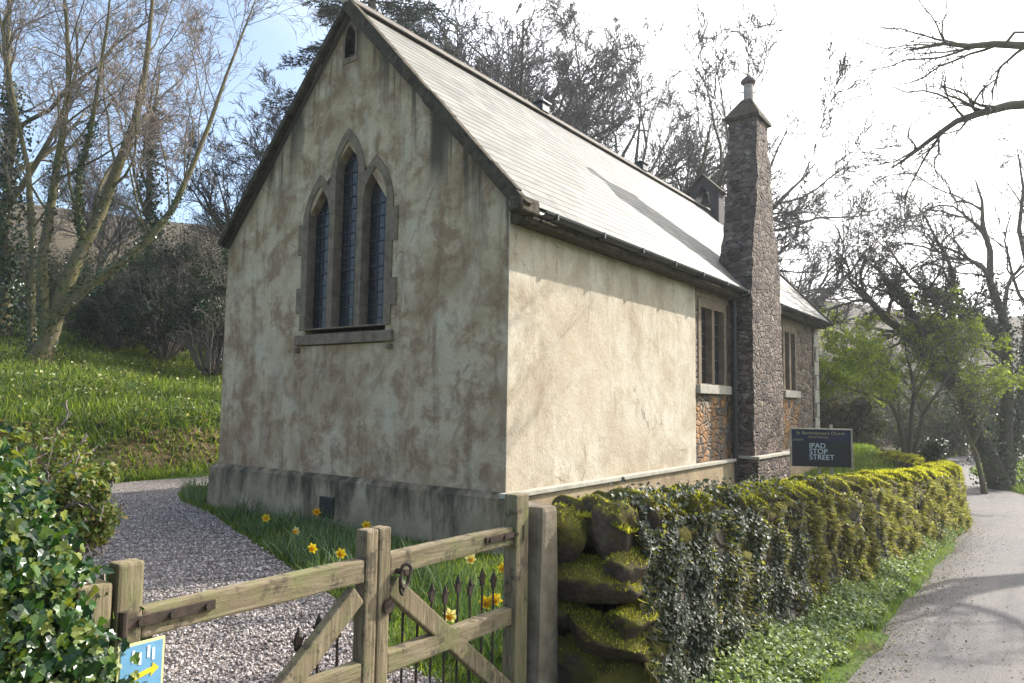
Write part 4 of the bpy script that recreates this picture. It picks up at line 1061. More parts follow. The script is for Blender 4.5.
# ------------------------------------------------------------------ daffodils
def daffodil(loc, h, label, mat, face):
    d = empty('daffodil', loc); tag(d, label, 'daffodil', 'daffodils in the grass by the gable wall')
    P = np.array([[[0, 0, 0], [.005, 0, h*.35], [.012, -.004, h*.7], [.02*face[0]*2, .02*face[1]*2, h*.97], [.035*face[0]*1.5, .035*face[1]*1.5, h]]])
    V, F = tubes(P, np.full((1, 5), .0035), 6); npmesh('stem', V, F, M['daffleaf'], d)
    n = 10; ax = unit(np.array([0, 0, 1.])+RNG.normal(size=(n, 3))*np.array([.25, .25, .0])); l = RNG.uniform(.6, 1.05, n)*h
    V, F = instances(BLADE_V, BLADE_F, RNG.normal(size=(n, 3))*np.array([.025, .025, 0]), ax, rdir(n), np.stack([np.full(n, .013), l, l*RNG.uniform(.2, .9, n)], -1)); npmesh('leaves', V, F, M['daffleaf'], d)
    f = np.array([face[0], face[1], -.15]); f /= np.linalg.norm(f); c = P[0, -1]
    a = np.cross(f, [0, 0, 1.]); a /= np.linalg.norm(a); b = np.cross(a, f)
    n = 6; th = np.arange(6)*math.pi/3+.2; dirs = a*np.cos(th)[:, None]+b*np.sin(th)[:, None]+f*.15
    V, F = instances(LEAF_V*np.array([1.2, 1, 1]), LEAF_F, np.tile(c, (6, 1)), dirs, np.tile(f, (6, 1)), np.full(6, .054)); fl = npmesh('petals', V, F, mat, d)
    R_ = np.array([[.010, .016, .017, .022]]); Pp = np.array([[c, c+f*.012, c+f*.026, c+f*.034]]); V, F = tubes(Pp, R_, 12); npmesh('trumpet', V, F, M['orange'], d)
    return d
DF = [(343, 552, .33, 'yellow daffodil between the lit path edge and the gate stiles', 'yellow'),
      (300, 530, .33, 'pale daffodil in the shaded leaves between air vent and path', 'paleyellow'),
      (267, 517, .34, 'yellow daffodil furthest left in the shaded grass, nearest the gravel path', 'yellow'),
      (317, 511, .36, 'orange yellow daffodil in front of the air vent in the plinth', 'orange'),
      (316, 547, .34, 'bright yellow daffodil at the lit path edge below the air vent', 'yellow'),
      (367, 524, .40, 'yellow daffodil showing just above the middle gate stile', 'yellow'),
      (217, 478, .34, 'small yellow daffodil at the left corner of the chapel', 'yellow'),
      (470, 557, .36, 'faded cream daffodil seen under the top rail of the right gate leaf', 'paleyellow'),
      (502, 566, .32, 'yellow daffodil close beside the timber hanging post', 'yellow'),
      (497, 597, .34, 'yellow daffodil among the spiked bars by the hanging post', 'yellow'),
      (453, 613, .30, 'pale daffodil behind the brace of the right gate leaf', 'paleyellow'),
      (486, 600, .32, 'yellow daffodil just left of the one by the hanging post', 'yellow')]
for px, py, h, lb, m in DF:
    p = at_z(px, py, h); daffodil((p[0], p[1], 0), h, lb, M[m], (.45+random.uniform(-.4, .4), -.8))
# daffodil leaves bed
n = 4200; x = RNG.uniform(-7.2, .9, n); lowx = np.interp(x, [p[0] for p in PR[:10]][::-1], [p[1] for p in PR[:10]][::-1])
y = lowx+.08+RNG.random(n)**1.5*1.25; ok = ~((x > -W-.15) & (x < .15) & (y > -.15))
cl = np.array([mn.noise(Vector((a*1.5, b*1.5, 1))) for a, b in zip(x, y)]); ok &= cl > -.12
o = blades('daffodil_leaves', x[ok], y[ok], .16, .34, .013, M['daffleaf'], 'clumps of daffodil leaves between gravel path and chapel plinth', cat='leaves', bend=.8)
for (cx_, cy_, nn_) in ((1.15, -2.1, 40), (1.55, -2.35, 34), (1.9, -2.7, 40)):
    x = cx_+RNG.normal(size=nn_)*.08; y = cy_+RNG.normal(size=nn_)*.08
    blades('daffodil_clump', x, y, .28, .46, .014, M['daffleaf'], {1.15: 'upright clump of daffodil leaves in the sunlit lawn behind the gate, furthest from the post', 1.55: 'upright clump of daffodil leaves in the middle of the sunlit lawn behind the gate', 1.9: 'upright clump of daffodil leaves close behind the spiked bars'}[cx_], kind=None, cat='plant', bend=.35)['group'] = 'clumps of daffodil leaves behind the gate'

# ------------------------------------------------------------------ trees
def interp_poly(P, R, t):
    N, K, _ = P.shape; s_ = t*(K-1); i = np.clip(s_.astype(int), 0, K-2); f = (s_-i)
    ar_ = np.arange(N)[:, None]
    Q = P[ar_, i]*(1-f)[..., None]+P[ar_, i+1]*f[..., None]; T = unit(P[ar_, i+1]-P[ar_, i]); r = R[ar_, i]*(1-f)+R[ar_, i+1]*f
    return Q, T, r
def grow(P, R, Ln, m, tmin, ang, lr, K, wander, up, rr, rng, tip=.3, droop=0, tmax=1.0):
    N = P.shape[0]; t = tmin+(tmax-tmin)*((np.arange(m)[None]+rng.random((N, m)))/m)
    Q, T, r = interp_poly(P, R, t); Q = Q.reshape(-1, 3); T = T.reshape(-1, 3); r = r.reshape(-1); t = t.reshape(-1)
    n = len(Q); ref = rdir(n, rng=rng); s_ = unit(np.cross(T, ref)); a = np.radians(rng.normal(ang, ang*.22, n))
    d = unit(T*np.cos(a)[:, None]+s_*np.sin(a)[:, None]); d[:, 2] += up*.5; d = unit(d)
    L2 = np.repeat(Ln, m)*lr*(1-.45*t)*rng.uniform(.65, 1.25, n)
    out = np.zeros((n, K, 3)); out[:, 0] = Q; rad_ = np.zeros((n, K)); r0 = np.minimum(r*rr, r*.95)
    st = L2/(K-1)
    for k in range(1, K):
        d = unit(d+rng.normal(size=(n, 3))*wander+np.array([0, 0, up-droop*k/K])*.25)
        out[:, k] = out[:, k-1]+d*st[:, None]
    rad_[:] = r0[:, None]*np.linspace(1, tip, K)[None]
    return out, rad_, L2
def build_tree(name, label, stems, radii, levels, seed, bark, twig, group=None, cat='tree', minr=.006, ivy=None, root=None, leaves=None):
    rng = np.random.default_rng(seed)
    base = stems[0][0]
    loc = root if root is not None else base
    tr = empty(name, tuple(loc)); tag(tr, label, cat, group)
    loc = np.array(loc, float)
    K = 10; P = []; R = []; Ln = []
    for s_, r_ in zip(stems, radii):
        s_ = np.array(s_, float); t = np.linspace(0, 1, len(s_)); tt = np.linspace(0, 1, K)
        Q = np.stack([np.interp(tt, t, s_[:, i]) for i in range(3)], -1); Q[1:-1] = .25*Q[:-2]+.5*Q[1:-1]+.25*Q[2:]
        Q[1:] += rng.normal(size=(K-1, 3))*r_*.25
        P.append(Q); rr_ = r_*np.linspace(1, .07, K)**.9
        if len(s_) and abs(s_[0][2]-base[2]) < .3: rr_[0] *= 1.35
        R.append(rr_); Ln.append(np.linalg.norm(np.diff(Q, axis=0), axis=1).sum())
    P = np.array(P)-loc; R = np.array(R); Ln = np.array(Ln)
    tV = [tubes(P, R, 10)]; bV = []
    cur = (P, R, Ln); allb = [cur]
    for li, lv in enumerate(levels):
        cur = grow(*cur, rng=rng, **lv); allb.append(cur)
        (tV if li == 0 and not lv.get('fine') else bV).append(tubes(cur[0], np.maximum(cur[1], minr), 6 if li == 0 else (4 if li == 1 else 3)))
    V, F = join(tV); npmesh('trunk', V, F, bark, tr, smooth=True)
    V, F = join(bV); npmesh('crown', V, F, twig, tr)
    if ivy:
        n, mr, size, tmx = ivy
        Pi, Ri, _ = allb[0]; t = rng.random((len(Pi), n//len(Pi)))*tmx; Q, T, r = interp_poly(Pi, Ri, t)
        Q = Q.reshape(-1, 3); r = r.reshape(-1); o_ = rdir(len(Q), rng=rng); cl_ = 1+.8*np.sin(Q[:, 2]*2.1)*np.cos(Q[:, 0]*3)
        Q = Q+o_*(r+mr*rng.random(len(Q))*cl_)[:, None]
        V, F = instances(LEAF_V*np.array([1.6, 1, 1]), LEAF_F, Q, unit(rdir(len(Q), rng=rng)+np.array([0, 0, -.6])), o_+rdir(len(Q), rng=rng)*.5, rng.uniform(.6, 1.2, len(Q))*size)
        npmesh('ivy', V, F, M['ivy'], tr)
    if leaves:
        n, size, mat_ = leaves; Pi, Ri, _ = allb[-1]; i = rng.integers(0, len(Pi), n); k = rng.integers(1, Pi.shape[1], n)
        Q = Pi[i, k]+rng.normal(size=(n, 3))*size*.6
        V, F = instances(LEAF_V, LEAF_F, Q, rdir(n, rng=rng), rdir(n, .5, rng=rng), rng.uniform(.6, 1.3, n)*size); npmesh('leaves', V, F, mat_, tr)
    tr['zt'] = float(np.quantile(allb[-1][0][..., 2], .985)); return tr, allb
def A(*pts): return [tuple(at(*p)) for p in pts]
def copy_tree(src, loc, rz, sc, label, group):
    r = src.copy(); COL.objects.link(r); r.location = loc; r.rotation_euler = (0, 0, rz); r.scale = (sc, sc, sc); r['label'] = label; r['group'] = group
    for ch_ in src.children:
        c = ch_.copy(); COL.objects.link(c); c.parent = r
    return r
def ground_at(p, dz=-.15): return (p[0], p[1], float(hgt(p[0], p[1]))+dz)

OAK = [dict(m=9, tmin=.35, ang=42, lr=.60, K=9, wander=.22, up=.10, rr=.62),
       dict(m=7, tmin=.25, ang=44, lr=.55, K=8, wander=.24, up=.12, rr=.60),
       dict(m=7, tmin=.15, ang=45, lr=.55, K=6, wander=.25, up=.12, rr=.6),
       dict(m=6, tmin=.1, ang=42, lr=.60, K=5, wander=.28, up=.10, rr=.65)]
# big multi-stemmed tree on the left bank (ash-like, ascending)
b0 = at(36, 366, 20); b0 = (b0[0], b0[1], float(hgt(b0[0], b0[1]))-.2)
stems = [[b0]+A((52, 320, 20), (78, 255, 20.1), (110, 190, 20.2), (135, 120, 20.4), (150, 40, 20.5), (160, -60, 20.6)),
         [tuple(at(60, 312, 20))]+A((110, 270, 20.4), (165, 230, 20.8), (200, 150, 21), (232, 70, 21.4), (262, -20, 22)),
         [tuple(at(48, 335, 20))]+A((42, 270, 19.8), (50, 190, 19.6), (70, 110, 19.5), (66, 20, 19.4), (60, -70, 19)),
         [b0]+A((30, 320, 20.5), (38, 240, 20.8), (22, 150, 21), (8, 60, 21.2), (-10, -40, 21.5)),
         [tuple(at(85, 240, 20.1))]+A((72, 200, 19.6), (95, 120, 19.2), (105, 30, 18.8), (120, -60, 18.5))]
build_tree('bare_tree', 'large bare many stemmed tree with mossy trunk on the left bank', stems, [.25, .14, .16, .14, .10],
           [dict(m=11, tmin=.32, ang=40, lr=.40, K=9, wander=.12, up=.05, rr=.33), dict(m=7, tmin=.2, ang=38, lr=.58, K=7, wander=.13, up=.05, rr=.45),
            dict(m=6, tmin=.12, ang=40, lr=.55, K=6, wander=.2, up=.06, rr=.6), dict(m=4, tmin=.1, ang=38, lr=.6, K=4, wander=.22, up=.08, rr=.65)], 11, M['barkm'], M['twig'], 'bare trees around the chapel', minr=.006, ivy=(5000, .12, .07, .5))
# ivy-clad tree at the left edge
p = at(-2, 345, 23); b0 = ground_at(p)
build_tree('ivy_clad_tree', 'ivy smothered tree at the left edge of the bank', [[b0]+A((2, 260, 23), (10, 180, 23), (6, 90, 23.2), (12, -20, 23.5))], [.26],
           OAK, 12, M['barkm'], M['twig'], 'bare trees around the chapel', ivy=(5200, .55, .11, .75))
p = at(150, 345, 30); b0 = ground_at(p)
build_tree('ivy_clad_tree', 'slim ivy clad tree behind the evergreens between big tree and chapel', [[b0]+A((150, 280, 30), (147, 200, 30), (152, 120, 30), (158, 60, 30))], [.22],
           OAK, 13, M['barkm'], M['twig'], 'bare trees around the chapel', ivy=(3600, .6, .13, .8))
# oak prototypes, seen behind the roof
def oak_stems(h, spread, seed, n=5, fork=.28):
    rg = random.Random(seed); out = [[(0, 0, -.3), (.1, 0, h*.12), (0, .1, h*fork), (rg.uniform(-.3, .3), .2, h*.55), (rg.uniform(-.8, .8), rg.uniform(-.8, .8), h*.82)]]
    for i in range(n):
        a = i*2*math.pi/n+rg.uniform(-.4, .4); s_ = spread*rg.uniform(.75, 1.05); z0 = h*(fork-.03+.18*rg.random())
        out.append([(0, 0, z0), (math.cos(a)*s_*.25, math.sin(a)*s_*.25, z0+h*.10), (math.cos(a)*s_*.55, math.sin(a)*s_*.55, z0+h*.24), (math.cos(a)*s_*.8, math.sin(a)*s_*.8, z0+h*rg.uniform(.34, .46))])
    return out
OAKB = [dict(m=7, tmin=.2, ang=38, lr=.62, K=8, wander=.20, up=.12, rr=.66), dict(m=7, tmin=.2, ang=38, lr=.60, K=7, wander=.2, up=.14, rr=.62),
        dict(m=7, tmin=.15, ang=38, lr=.60, K=6, wander=.2, up=.14, rr=.6), dict(m=7, tmin=.15, ang=36, lr=.66, K=5, wander=.2, up=.12, rr=.6)]
M['twigo'] = bark_mat('oak_twigs', (.04, .034, .032), (.09, .078, .072), mossamt=.1)
p = at(490, 330, 44); z = float(hgt(p[0], p[1]))
oakA, _ = build_tree('bare_oak', 'rounded bare oak standing behind the roof near the gable apex', oak_stems(14.0, 5.5, 1), [.30]+[.20]*5, OAKB, 21, M['bark'], M['twigo'], 'bare trees around the chapel', minr=.010, root=(0, 0, 0))
H = at(490, 12, 44)[2]-z; oakA.location = (p[0], p[1], z); oakA.scale = (H/oakA['zt']*1.15, H/oakA['zt']*1.15, H/oakA['zt'])
p = at(640, 330, 36); z = float(hgt(p[0], p[1]))
oakB, _ = build_tree('bare_oak', 'wide spreading bare oak behind the middle of the roof ridge', oak_stems(12.5, 7.5, 5, 6, .22), [.30]+[.20]*6, OAKB, 22, M['bark'], M['twigo'], 'bare trees around the chapel', minr=.008, root=(0, 0, 0))
H = at(640, 45, 36)[2]-z; oakB.location = (p[0], p[1], z); oakB.scale = (H/oakB['zt'],)*3; oakB.rotation_euler.z = 1.1
def place(src, px, D, pytop, htree, rz, label, name=None):
    p = at(px, 330, D); z = float(hgt(p[0], p[1])); H = at(px, pytop, D)[2]-z
    r = copy_tree(src, (p[0], p[1], z), rz, H/src['zt'], label, 'bare trees around the chapel')
    return r
place(oakB, 738, 48, 150, 13.9, 2.2, 'bare oak half hidden behind the chimney and bellcote')
place(oakA, 572, 52, 60, 15.6, .7, 'bare oak between the two larger oaks behind the ridge')
place(oakA, 440, 47, 35, 15.6, 3.3, 'bare oak beside the conifer, just right of the gable apex')
place(oakB, 520, 50, 28, 15.6, 4.3, 'bare oak behind the two rounded ones, over the front third of the ridge')
place(oakA, 262, 34, 95, 15.6, 2.0, 'bare tree just left of the gable, behind the left verge')
place(oakA, 95, 46, 150, 15.6, 5.1, 'bare tree deep in the wood, seen between stems of the big tree')

# ivy covered oak by the lane on the right
p = at(1003, 480, 22); b0 = ground_at(p)
stems = [[b0]+A((985, 440, 22), (960, 390, 22), (925, 345, 21.8), (890, 318, 21.5), (862, 292, 21), (850, 280, 20.6)),
         [b0]+A((1010, 400, 22.2), (1006, 330, 22.4), (990, 270, 22.5), (985, 215, 22.6), (975, 180, 22.7)),
         [b0]+A((1022, 420, 22.5), (1030, 330, 22.8), (1022, 240, 23), (1018, 150, 23)),
         A((962, 392, 22), (945, 340, 22), (960, 290, 22.4), (940, 240, 22.6), (915, 200, 22.8)),
         A((926, 346, 21.8), (905, 300, 21.4), (880, 270, 21), (862, 262, 20.6)),
         A((1006, 340, 22.4), (975, 310, 22), (930, 300, 21), (900, 265, 20.5), (880, 235, 20.2))]
build_tree('ivy_clad_oak', 'large leaning oak thick with ivy beside the lane on the right', stems, [.27, .21, .21, .13, .09, .11],
           [dict(m=10, tmin=.25, ang=40, lr=.40, K=8, wander=.24, up=.04, rr=.58), dict(m=7, tmin=.2, ang=40, lr=.58, K=6, wander=.24, up=.06, rr=.6),
            dict(m=5, tmin=.15, ang=38, lr=.6, K=5, wander=.2, up=.08, rr=.6), dict(m=4, tmin=.1, ang=36, lr=.6, K=4, wander=.2, up=.08, rr=.6)], 31, M['bark'], M['twigo'], 'bare trees around the chapel', minr=.007, ivy=(16000, .34, .08, .60))
# small crooked tree by the lane
p = at(985, 482, 20.5); b0 = ground_at(p)
build_tree('sapling', 'thin crooked sapling leaning at the lane edge before the ivy oak', [[b0]+A((975, 450, 20.5), (962, 425, 20.5), (958, 395, 20.4)), A((972, 445, 20.5), (985, 415, 20.3), (990, 385, 20.2))], [.08, .05],
           [dict(m=6, tmin=.4, ang=38, lr=.5, K=6, wander=.25, up=.1, rr=.5), dict(m=5, tmin=.2, ang=40, lr=.6, K=5, wander=.25, up=.1, rr=.6), dict(m=4, tmin=.2, ang=40, lr=.6, K=4, wander=.25, up=.1, rr=.6)], 32, M['barkm'], M['twigd'], None, minr=.005, leaves=(260, .06, M['willow']))
# willow / hawthorn coming into leaf
p = at(906, 458, 21); b0 = ground_at(p)
stems = [[b0]+A((903, 430, 21), (890, 400, 21), (868, 372, 21), (850, 350, 21)), [b0]+A((910, 420, 21.2), (915, 385, 21.2), (905, 345, 21.3), (900, 325, 21.4)),
         [b0]+A((918, 425, 20.8), (935, 395, 20.6), (955, 370, 20.6), (965, 360, 20.5)), A((893, 405, 21), (872, 395, 20.5), (850, 390, 20), (836, 375, 20)), A((912, 400, 21.2), (930, 370, 21.5), (935, 345, 22), (930, 335, 22))]
build_tree('willow_tree', 'small tree in fresh yellow green leaf behind the wall by the lane', stems, [.08, .075, .07, .045, .045],
           [dict(m=9, tmin=.3, ang=42, lr=.5, K=6, wander=.2, up=.08, rr=.5), dict(m=7, tmin=.2, ang=42, lr=.6, K=5, wander=.2, up=.06, rr=.6), dict(m=5, tmin=.2, ang=40, lr=.6, K=4, wander=.2, up=.05, rr=.6)], 33, M['bark'], M['twigd'], None, minr=.006, leaves=(26000, .075, M['willow']))
# tree just out of frame on the right whose limbs reach over the lane
p = at(1290, 470, 13); b0 = ground_at(p)
stems = [[b0]+A((1270, 300, 13), (1240, 150, 13), (1220, 20, 13), (1210, -120, 13)),
         A((1245, 170, 13), (1130, 90, 12.6), (1040, 40, 12.3), (985, 46, 12), (935, 42, 11.8), (905, 50, 11.6)),
         A((1255, 230, 13), (1130, 140, 12.8), (1040, 95, 12.6), (990, 105, 12.4), (955, 122, 12.2), (915, 150, 12), (890, 170, 11.9)),
         A((1230, 80, 13), (1120, -40, 12), (1020, -80, 11.5))]
build_tree('overhanging_tree', 'bare branches of a roadside tree reaching in from the upper right', stems, [.32, .11, .12, .11],
           [dict(m=13, tmin=.45, ang=34, lr=.30, K=8, wander=.24, up=-.06, rr=.45, tmax=.98), dict(m=8, tmin=.2, ang=40, lr=.5, K=6, wander=.24, up=-.04, rr=.6),
            dict(m=5, tmin=.15, ang=40, lr=.55, K=5, wander=.25, up=-.03, rr=.6)], 34, M['bark'], M['twigo'], 'bare trees around the chapel', minr=.004)

# conifer behind the apex
def conifer(label, p, H, spread, seed):
    rg = np.random.default_rng(seed); t = empty('conifer', p); tag(t, label, 'tree')
    P = np.array([[[0, 0, 0], [0, 0, H*.5], [.1, 0, H]]]); V, F = tubes(P, np.array([[.35, .2, .03]]), 8); npmesh('trunk', V, F, M['bark'], t)
    n = 150; z = H*(.35+.65*rg.random(n)); a = rg.random(n)*2*np.pi; l = spread*(1-((z/H-.35)/.68)**1.5)*rg.uniform(.55, 1.15, n)
    d = np.stack([np.cos(a), np.sin(a), np.full(n, .12)], -1); K = 7; s_ = np.linspace(0, 1, K)
    B = np.zeros((n, K, 3)); B[:, :, 2] = z[:, None]; B += d[:, None, :]*(l[:, None]*s_[None])[..., None]; B[:, :, 2] -= (.16*l[:, None]*s_[None]**2)
    R = np.full((n, K), .04)*np.linspace(1, .2, K)[None]; V, F = tubes(B, R, 4); bb_ = (V, F)
    m = 46000; i = rg.integers(0, n, m); k = rg.uniform(.25, 1, m); Q, T, r = interp_poly(B[i], R[i], k[:, None]); Q = Q[:, 0]; T = T[:, 0]
    side = unit(np.cross(T, [0, 0, 1.])); off = rg.normal(size=m)*.38*(1.15-k)*1.0
    Q = Q+side*off[:, None]+rg.normal(size=(m, 3))*np.array([.06, .06, .07]); ax = unit(T*.8+side*np.sign(off)[:, None]*.7+rg.normal(size=(m, 3))*.3)
    V, F = instances(TUFT_V, TUFT_F, Q, ax, rdir(m, .8, rng=rg), np.stack([np.full(m, .05), rg.uniform(.12, .26, m), np.full(m, .05)], -1))
    npmesh('limbs', *bb_, M['bark'], t); npmesh('crown', V, F, M['fir'], t)
p = at(362, 300, 27); z = float(hgt(p[0], p[1]))
conifer('dark conifer rising behind the apex of the gable', (p[0], p[1], z), at(362, -230, 27)[2]-z, 3.9, 41)

# evergreen / bramble shrubs
def shrub(name, label, c, rx, ry, rz, n, size, mat, seed, group=None, cat='shrub', nclump=46, stems_=True, tv=LEAF_V, tf=LEAF_F, bare=0):
    rg = np.random.default_rng(seed); z0 = float(hgt(c[0], c[1])); t = empty(name, (c[0], c[1], z0)); tag(t, label, cat, group)
    cc = rdir(nclump, rng=rg)*(rg.random((nclump, 1))**.4)*np.array([rx, ry, rz])*.85; cc[:, 2] += rz*.95; cc[:, 2] = np.maximum(cc[:, 2], .15)
    i = rg.integers(0, nclump, n); s_ = .26*min(rx, ry, rz)*rg.uniform(.5, 1.3, nclump)[i]
    Q = cc[i]+rdir(n, rng=rg)*(s_*rg.random(n)**.4)[:, None]; Q[:, 2] = np.maximum(Q[:, 2], .03)
    out = unit(Q-np.array([0, 0, rz*.6]))
    V, F = instances(tv, tf, Q, unit(rdir(n, rng=rg)+np.array([0, 0, -.35])), unit(out+rdir(n, rng=rg)*.8), rg.uniform(.6, 1.3, n)*size)
    npmesh('foliage', V, F, mat, t)
    K = 5; tt = np.linspace(0, 1, K)[None, :, None]; B = cc[:, None, :]*tt**np.array([.8, .8, 1.2]); B = B+rg.normal(size=B.shape)*.05*tt
    V, F = tubes(B, np.tile(np.linspace(.03, .008, K), (nclump, 1))*max(rz*.6, .5), 4); parts = [(V, F)]
    if bare:
        q = grow(B, np.tile(np.linspace(.02, .008, K), (nclump, 1)), np.linalg.norm(cc, axis=1), bare, .4, 40, .5, 5, .25, .15, .6, rg)
        parts.append(tubes(q[0], np.maximum(q[1], .006), 3)); q = grow(*q, 4, .2, 40, .55, 4, .25, .1, .6, rg); parts.append(tubes(q[0], np.maximum(q[1], .005), 3))
    V, F = join(parts); npmesh('stems', V, F, M['twigd'], t)
    return t
SH = 'evergreen shrubs at the edge of the wood'
for i, (px, py, D, rx, rz, m, lb) in enumerate([
    (118, 330, 26, 1.8, 1.7, 'ever', 'dark evergreen shrub under the ivy clad tree on the bank'),
    (165, 330, 25, 1.7, 2.3, 'ever', 'tall dark evergreen shrub midway between big tree and chapel'),
    (212, 345, 23, 1.6, 2.3, 'ever', 'dark evergreen shrub touching the left edge of the chapel'),
    (75, 325, 29, 2.2, 1.4, 'ever2', 'brownish bramble mound behind the big mossy tree'),
    (10, 320, 28, 2.4, 1.6, 'ever2', 'bramble mound at far left behind the bank'),
    (140, 300, 33, 3.2, 2.3, 'ever2', 'broad bramble thicket high on the wooded slope'),
    (195, 300, 31, 2.6, 3.2, 'ever2', 'tall mixed thicket on the slope next to the gable'),
    (60, 290, 37, 4.2, 1.8, 'ever2', 'long thicket along the skyline of the wooded slope')]):
    p = at(px, py, D); shrub('evergreen_shrub' if m == 'ever' else 'bramble_thicket', lb, p, rx, rx, rz, 11000 if m == 'ever' else 6000, .085, M[m], 50+i, SH, bare=9 if m == 'ever2' else 6)
p = at(826, 400, 30); shrub('yew', 'dark upright yew beyond the far corner of the chapel', p, 1.0, 1.0, 2.3, 8000, .10, M['ever'], 70, None, 'tree')
for i, (px, D, rx, rz, m, lb) in enumerate([(845, 27, 1.5, 1.5, 'ever2', 'tangled bush left of the fresh green tree'), (935, 33, 2.2, 1.6, 'ever2', 'brown bush behind the fresh green tree, near the lane bend'),
    (985, 38, 2.8, 2.0, 'ever2', 'large brown thicket beyond the lane bend'), (870, 42, 3.4, 2.2, 'ever2', 'wide thicket on the rising ground behind the lawn'), (930, 52, 5, 3.0, 'ever2', 'furthest thicket on the hillside above the lane'), (1040, 34, 2.6, 2.2, 'ever2', 'thicket behind the ivy covered oak'),
    (840, 60, 5.5, 3.2, 'ever2', 'thicket on the hillside straight beyond the chapel end')]):
    p = at(px, 420, D); shrub('bush', lb, p, rx, rx, rz, 7000, .10+.0018*D, M[m], 80+i, 'bushes beyond the lawn', bare=6)
# big dark ivy-covered stump at the end of the wall
p = at(936, 470, 15.5); shrub('ivy_mound', 'dark ivy covered mound on the far end of the mossy wall', (p[0], p[1]), .38, .38, .30, 2600, .05, M['ivy'], 95, None, 'ivy').location.z += .75

# near ivy hedge on the left
rg = np.random.default_rng(99)
hd = empty('ivy_hedge', (2.1, -6.6, 0)); tag(hd, 'glossy big leaved ivy hedge beside the gate at lower left', 'hedge')
n = 52000
y = -5.27-3.2*rg.random(n)**1.3; a = rg.random(n)*np.pi; 
topz = 1.36+.10*np.sin(y*3.1+1)+.06*np.sin(y*8.3); topz *= np.clip((-5.24-y)/.35, .5, 1)**.5
hx = .42*np.clip((-5.10-y)/.35, .5, 1)
x = 2.26+np.cos(a)*hx*(1+.15*np.sin(y*9)); z = np.where(a < .55, rg.random(n)*topz*.75, .0)
sa = np.abs(np.sin(a)); z = topz*(.0+1.0*sa**.45); face = rg.random(n) < .62; z = np.where(face, topz*rg.random(n)**.8, z); x = np.where(face, 2.26+hx*np.sqrt(np.clip(1-(z/topz)**3, 0, 1))*1.0, x)
out = unit(np.stack([np.where(face, 1, np.cos(a)), np.zeros(n)-.15, np.where(face, .3, sa)], -1))
Q = np.stack([x, y, z], -1)+out*rg.normal(size=(n, 1))*.07+rg.normal(size=(n, 3))*.02
V, F = instances(IVY_V, IVY_F, Q, unit(rdir(n, rng=rg)+np.array([.25, 0, -.8])), unit(out+rdir(n, rng=rg)*.6+np.array([.1, .2, .3])), rg.uniform(.014, .038, n))
part(hd, npmesh('leaves', V, F, M['bigivy']))
bm = bmesh.new(); box(bm, 1.86, 2.42, -8.6, -5.62, -.1, 1.08, .12); rough_up(bm, 5, .12, 3); part(hd, bmobj('bank', bm, simple('hedge_bank_earth', (.03, .025, .015), (.08, .06, .04), 9, .95, .1, .8, .03)))
K = 12; ns_ = 90; SPt = []
for i in range(ns_):
    y = -5.45-2.6*rg.random(); z = 0; row = []; xx = 2.52+rg.normal()*.03
    for k in range(K): row.append((xx, y, z)); y += rg.normal()*.03; xx += rg.normal()*.012-.008; z += .1
    SPt.append(row)
V, F = tubes(np.array(SPt), np.full((ns_, K), .006), 4); part(hd, npmesh('stems', V, F, M['twig']))
# young yellow-green shoots behind the hedge
for i, (px, py, D, rx, rz, n_, lb) in enumerate([(20, 455, 4.8, .62, .46, 6200, 'loose yellow green shrub behind the ivy hedge at the left edge'), (74, 492, 4.2, .34, .30, 4200, 'small sprouting shrub just behind the top of the ivy hedge')]):
    p = at(px, py, D); t = shrub('hedge_shrub', lb, (p[0], p[1]), rx, rx, rz, n_, .04, M['shrubleaf'], 120+i, 'shrubs behind the ivy hedge', bare=2)
    t.location.z = p[2]-rz*1.3
    V, F = tubes(np.array([[(0, 0, -p[2]+rz*1.3), (.02, 0, -.3), (0, .02, .1)]]), np.array([[.03, .025, .02]]), 6); npmesh('stems', V, F, M['twigd'], t)

# ------------------------------------------------------------------ light, sky, camera
EL, AZ = rad(33), rad(22)
w = bpy.data.worlds.new('World'); scene.world = w; w.use_nodes = True; nt = w.node_tree; N_ = nt.nodes; L_ = nt.links
bg = N_['Background']; sky = N_.new('ShaderNodeTexSky'); sky.sky_type = 'NISHITA'; sky.sun_disc = False
sky.sun_elevation = EL; sky.sun_rotation = AZ; sky.air_density = 1.0; sky.dust_density = 1.3; sky.ozone_density = 1.6
tc = N_.new('ShaderNodeTexCoord'); sund = Vector((math.sin(AZ)*math.cos(EL), math.cos(AZ)*math.cos(EL), math.sin(EL)))
dot = N_.new('ShaderNodeVectorMath'); dot.operation = 'DOT_PRODUCT'; L_.new(tc.outputs['Generated'], dot.inputs[0]); dot.inputs[1].default_value = sund
ns = N_.new('ShaderNodeTexNoise'); ns.inputs['Scale'].default_value = 2.2; ns.inputs['Detail'].default_value = 7; ns.inputs['Roughness'].default_value = .6; ns.inputs['Distortion'].default_value = .5
mpn = N_.new('ShaderNodeMapping'); mpn.inputs['Scale'].default_value = (1, 1, 2.4); L_.new(tc.outputs['Generated'], mpn.inputs[0]); L_.new(mpn.outputs[0], ns.inputs['Vector'])
ad = N_.new('ShaderNodeMath'); ad.operation = 'MULTIPLY_ADD'; L_.new(ns.outputs['Fac'], ad.inputs[0]); ad.inputs[1].default_value = .36; L_.new(dot.outputs['Value'], ad.inputs[2])
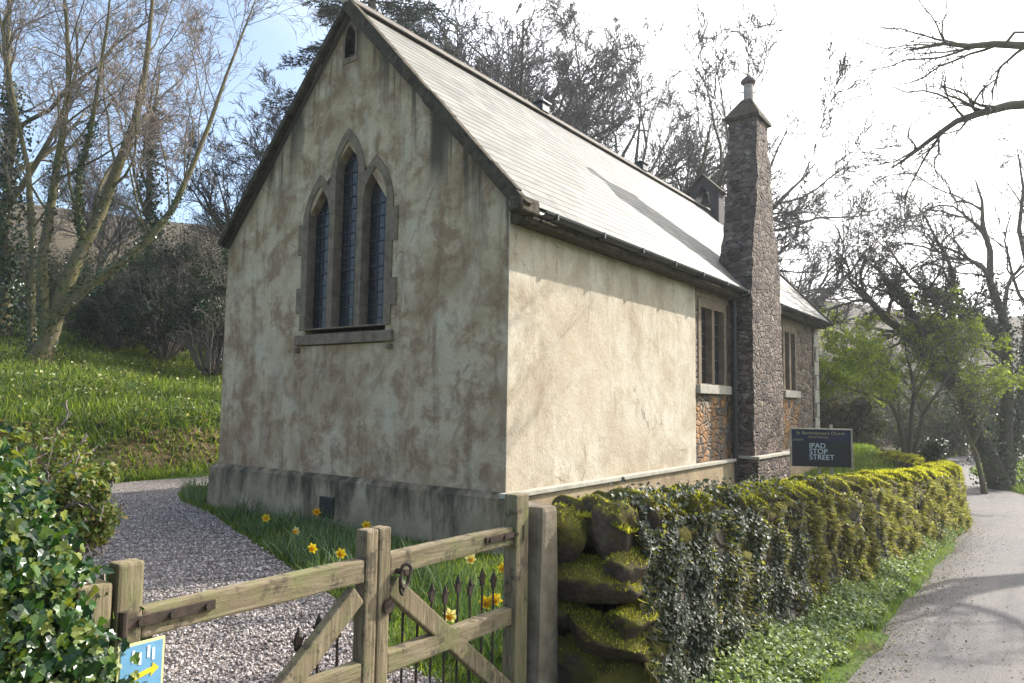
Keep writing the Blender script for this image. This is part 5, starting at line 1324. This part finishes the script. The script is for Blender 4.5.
mr = N_.new('ShaderNodeMapRange'); mr.inputs[1].default_value = .54; mr.inputs[2].default_value = 1.02; mr.inputs[3].default_value = .0; mr.inputs[4].default_value = .92; mr.interpolation_type = 'SMOOTHSTEP'; L_.new(ad.outputs[0], mr.inputs[0])
mx = N_.new('ShaderNodeMix'); mx.data_type = 'RGBA'; L_.new(mr.outputs[0], mx.inputs[0]); L_.new(sky.outputs[0], mx.inputs[6]); mx.inputs[7].default_value = (13.5, 13.2, 12.8, 1)
L_.new(mx.outputs[2], bg.inputs[0]); bg.inputs[1].default_value = .13
sl_ = bpy.data.lights.new('sun', 'SUN'); sl_.energy = 4.2; sl_.angle = rad(.55); sl_.color = (1, .95, .87)
so = bpy.data.objects.new('sun', sl_); COL.objects.link(so); so.rotation_euler = (-sund).to_track_quat('-Z', 'Y').to_euler(); so.location = (10, 40, 30)

hz = NT('thin_air'); hz.n.remove(hz.b); pv = hz.n.new('ShaderNodeVolumePrincipled'); pv.inputs['Color'].default_value = (.93, .96, 1, 1)
pv.inputs['Density'].default_value = .0011; pv.inputs['Anisotropy'].default_value = .55; hz.link(pv.outputs[0], hz.out.inputs['Volume'])
bm = bmesh.new(); box(bm, -180, 180, -180, 185, -3, 75); tag(bmobj('haze', bm, hz.m), 'thin pale spring haze in the air', 'haze', kind='stuff')
cd = bpy.data.cameras.new('camera'); cam = bpy.data.objects.new('camera', cd); COL.objects.link(cam)
cd.sensor_width = 36; cd.lens = FPX*36/1024; cd.clip_start = .05; cd.clip_end = 1500
cam.matrix_world = Matrix(((CR[0], CU[0], -CF[0], CAM[0]), (CR[1], CU[1], -CF[1], CAM[1]), (CR[2], CU[2], -CF[2], CAM[2]), (0, 0, 0, 1)))
scene.camera = cam
scene.render.engine = 'CYCLES'
vs = scene.view_settings; vs.view_transform = 'Standard'; vs.look = 'None'; vs.gamma = 1; vs.exposure = 1.28; vs.use_curve_mapping = False
scene.cycles.max_bounces = 6; scene.cycles.transparent_max_bounces = 4
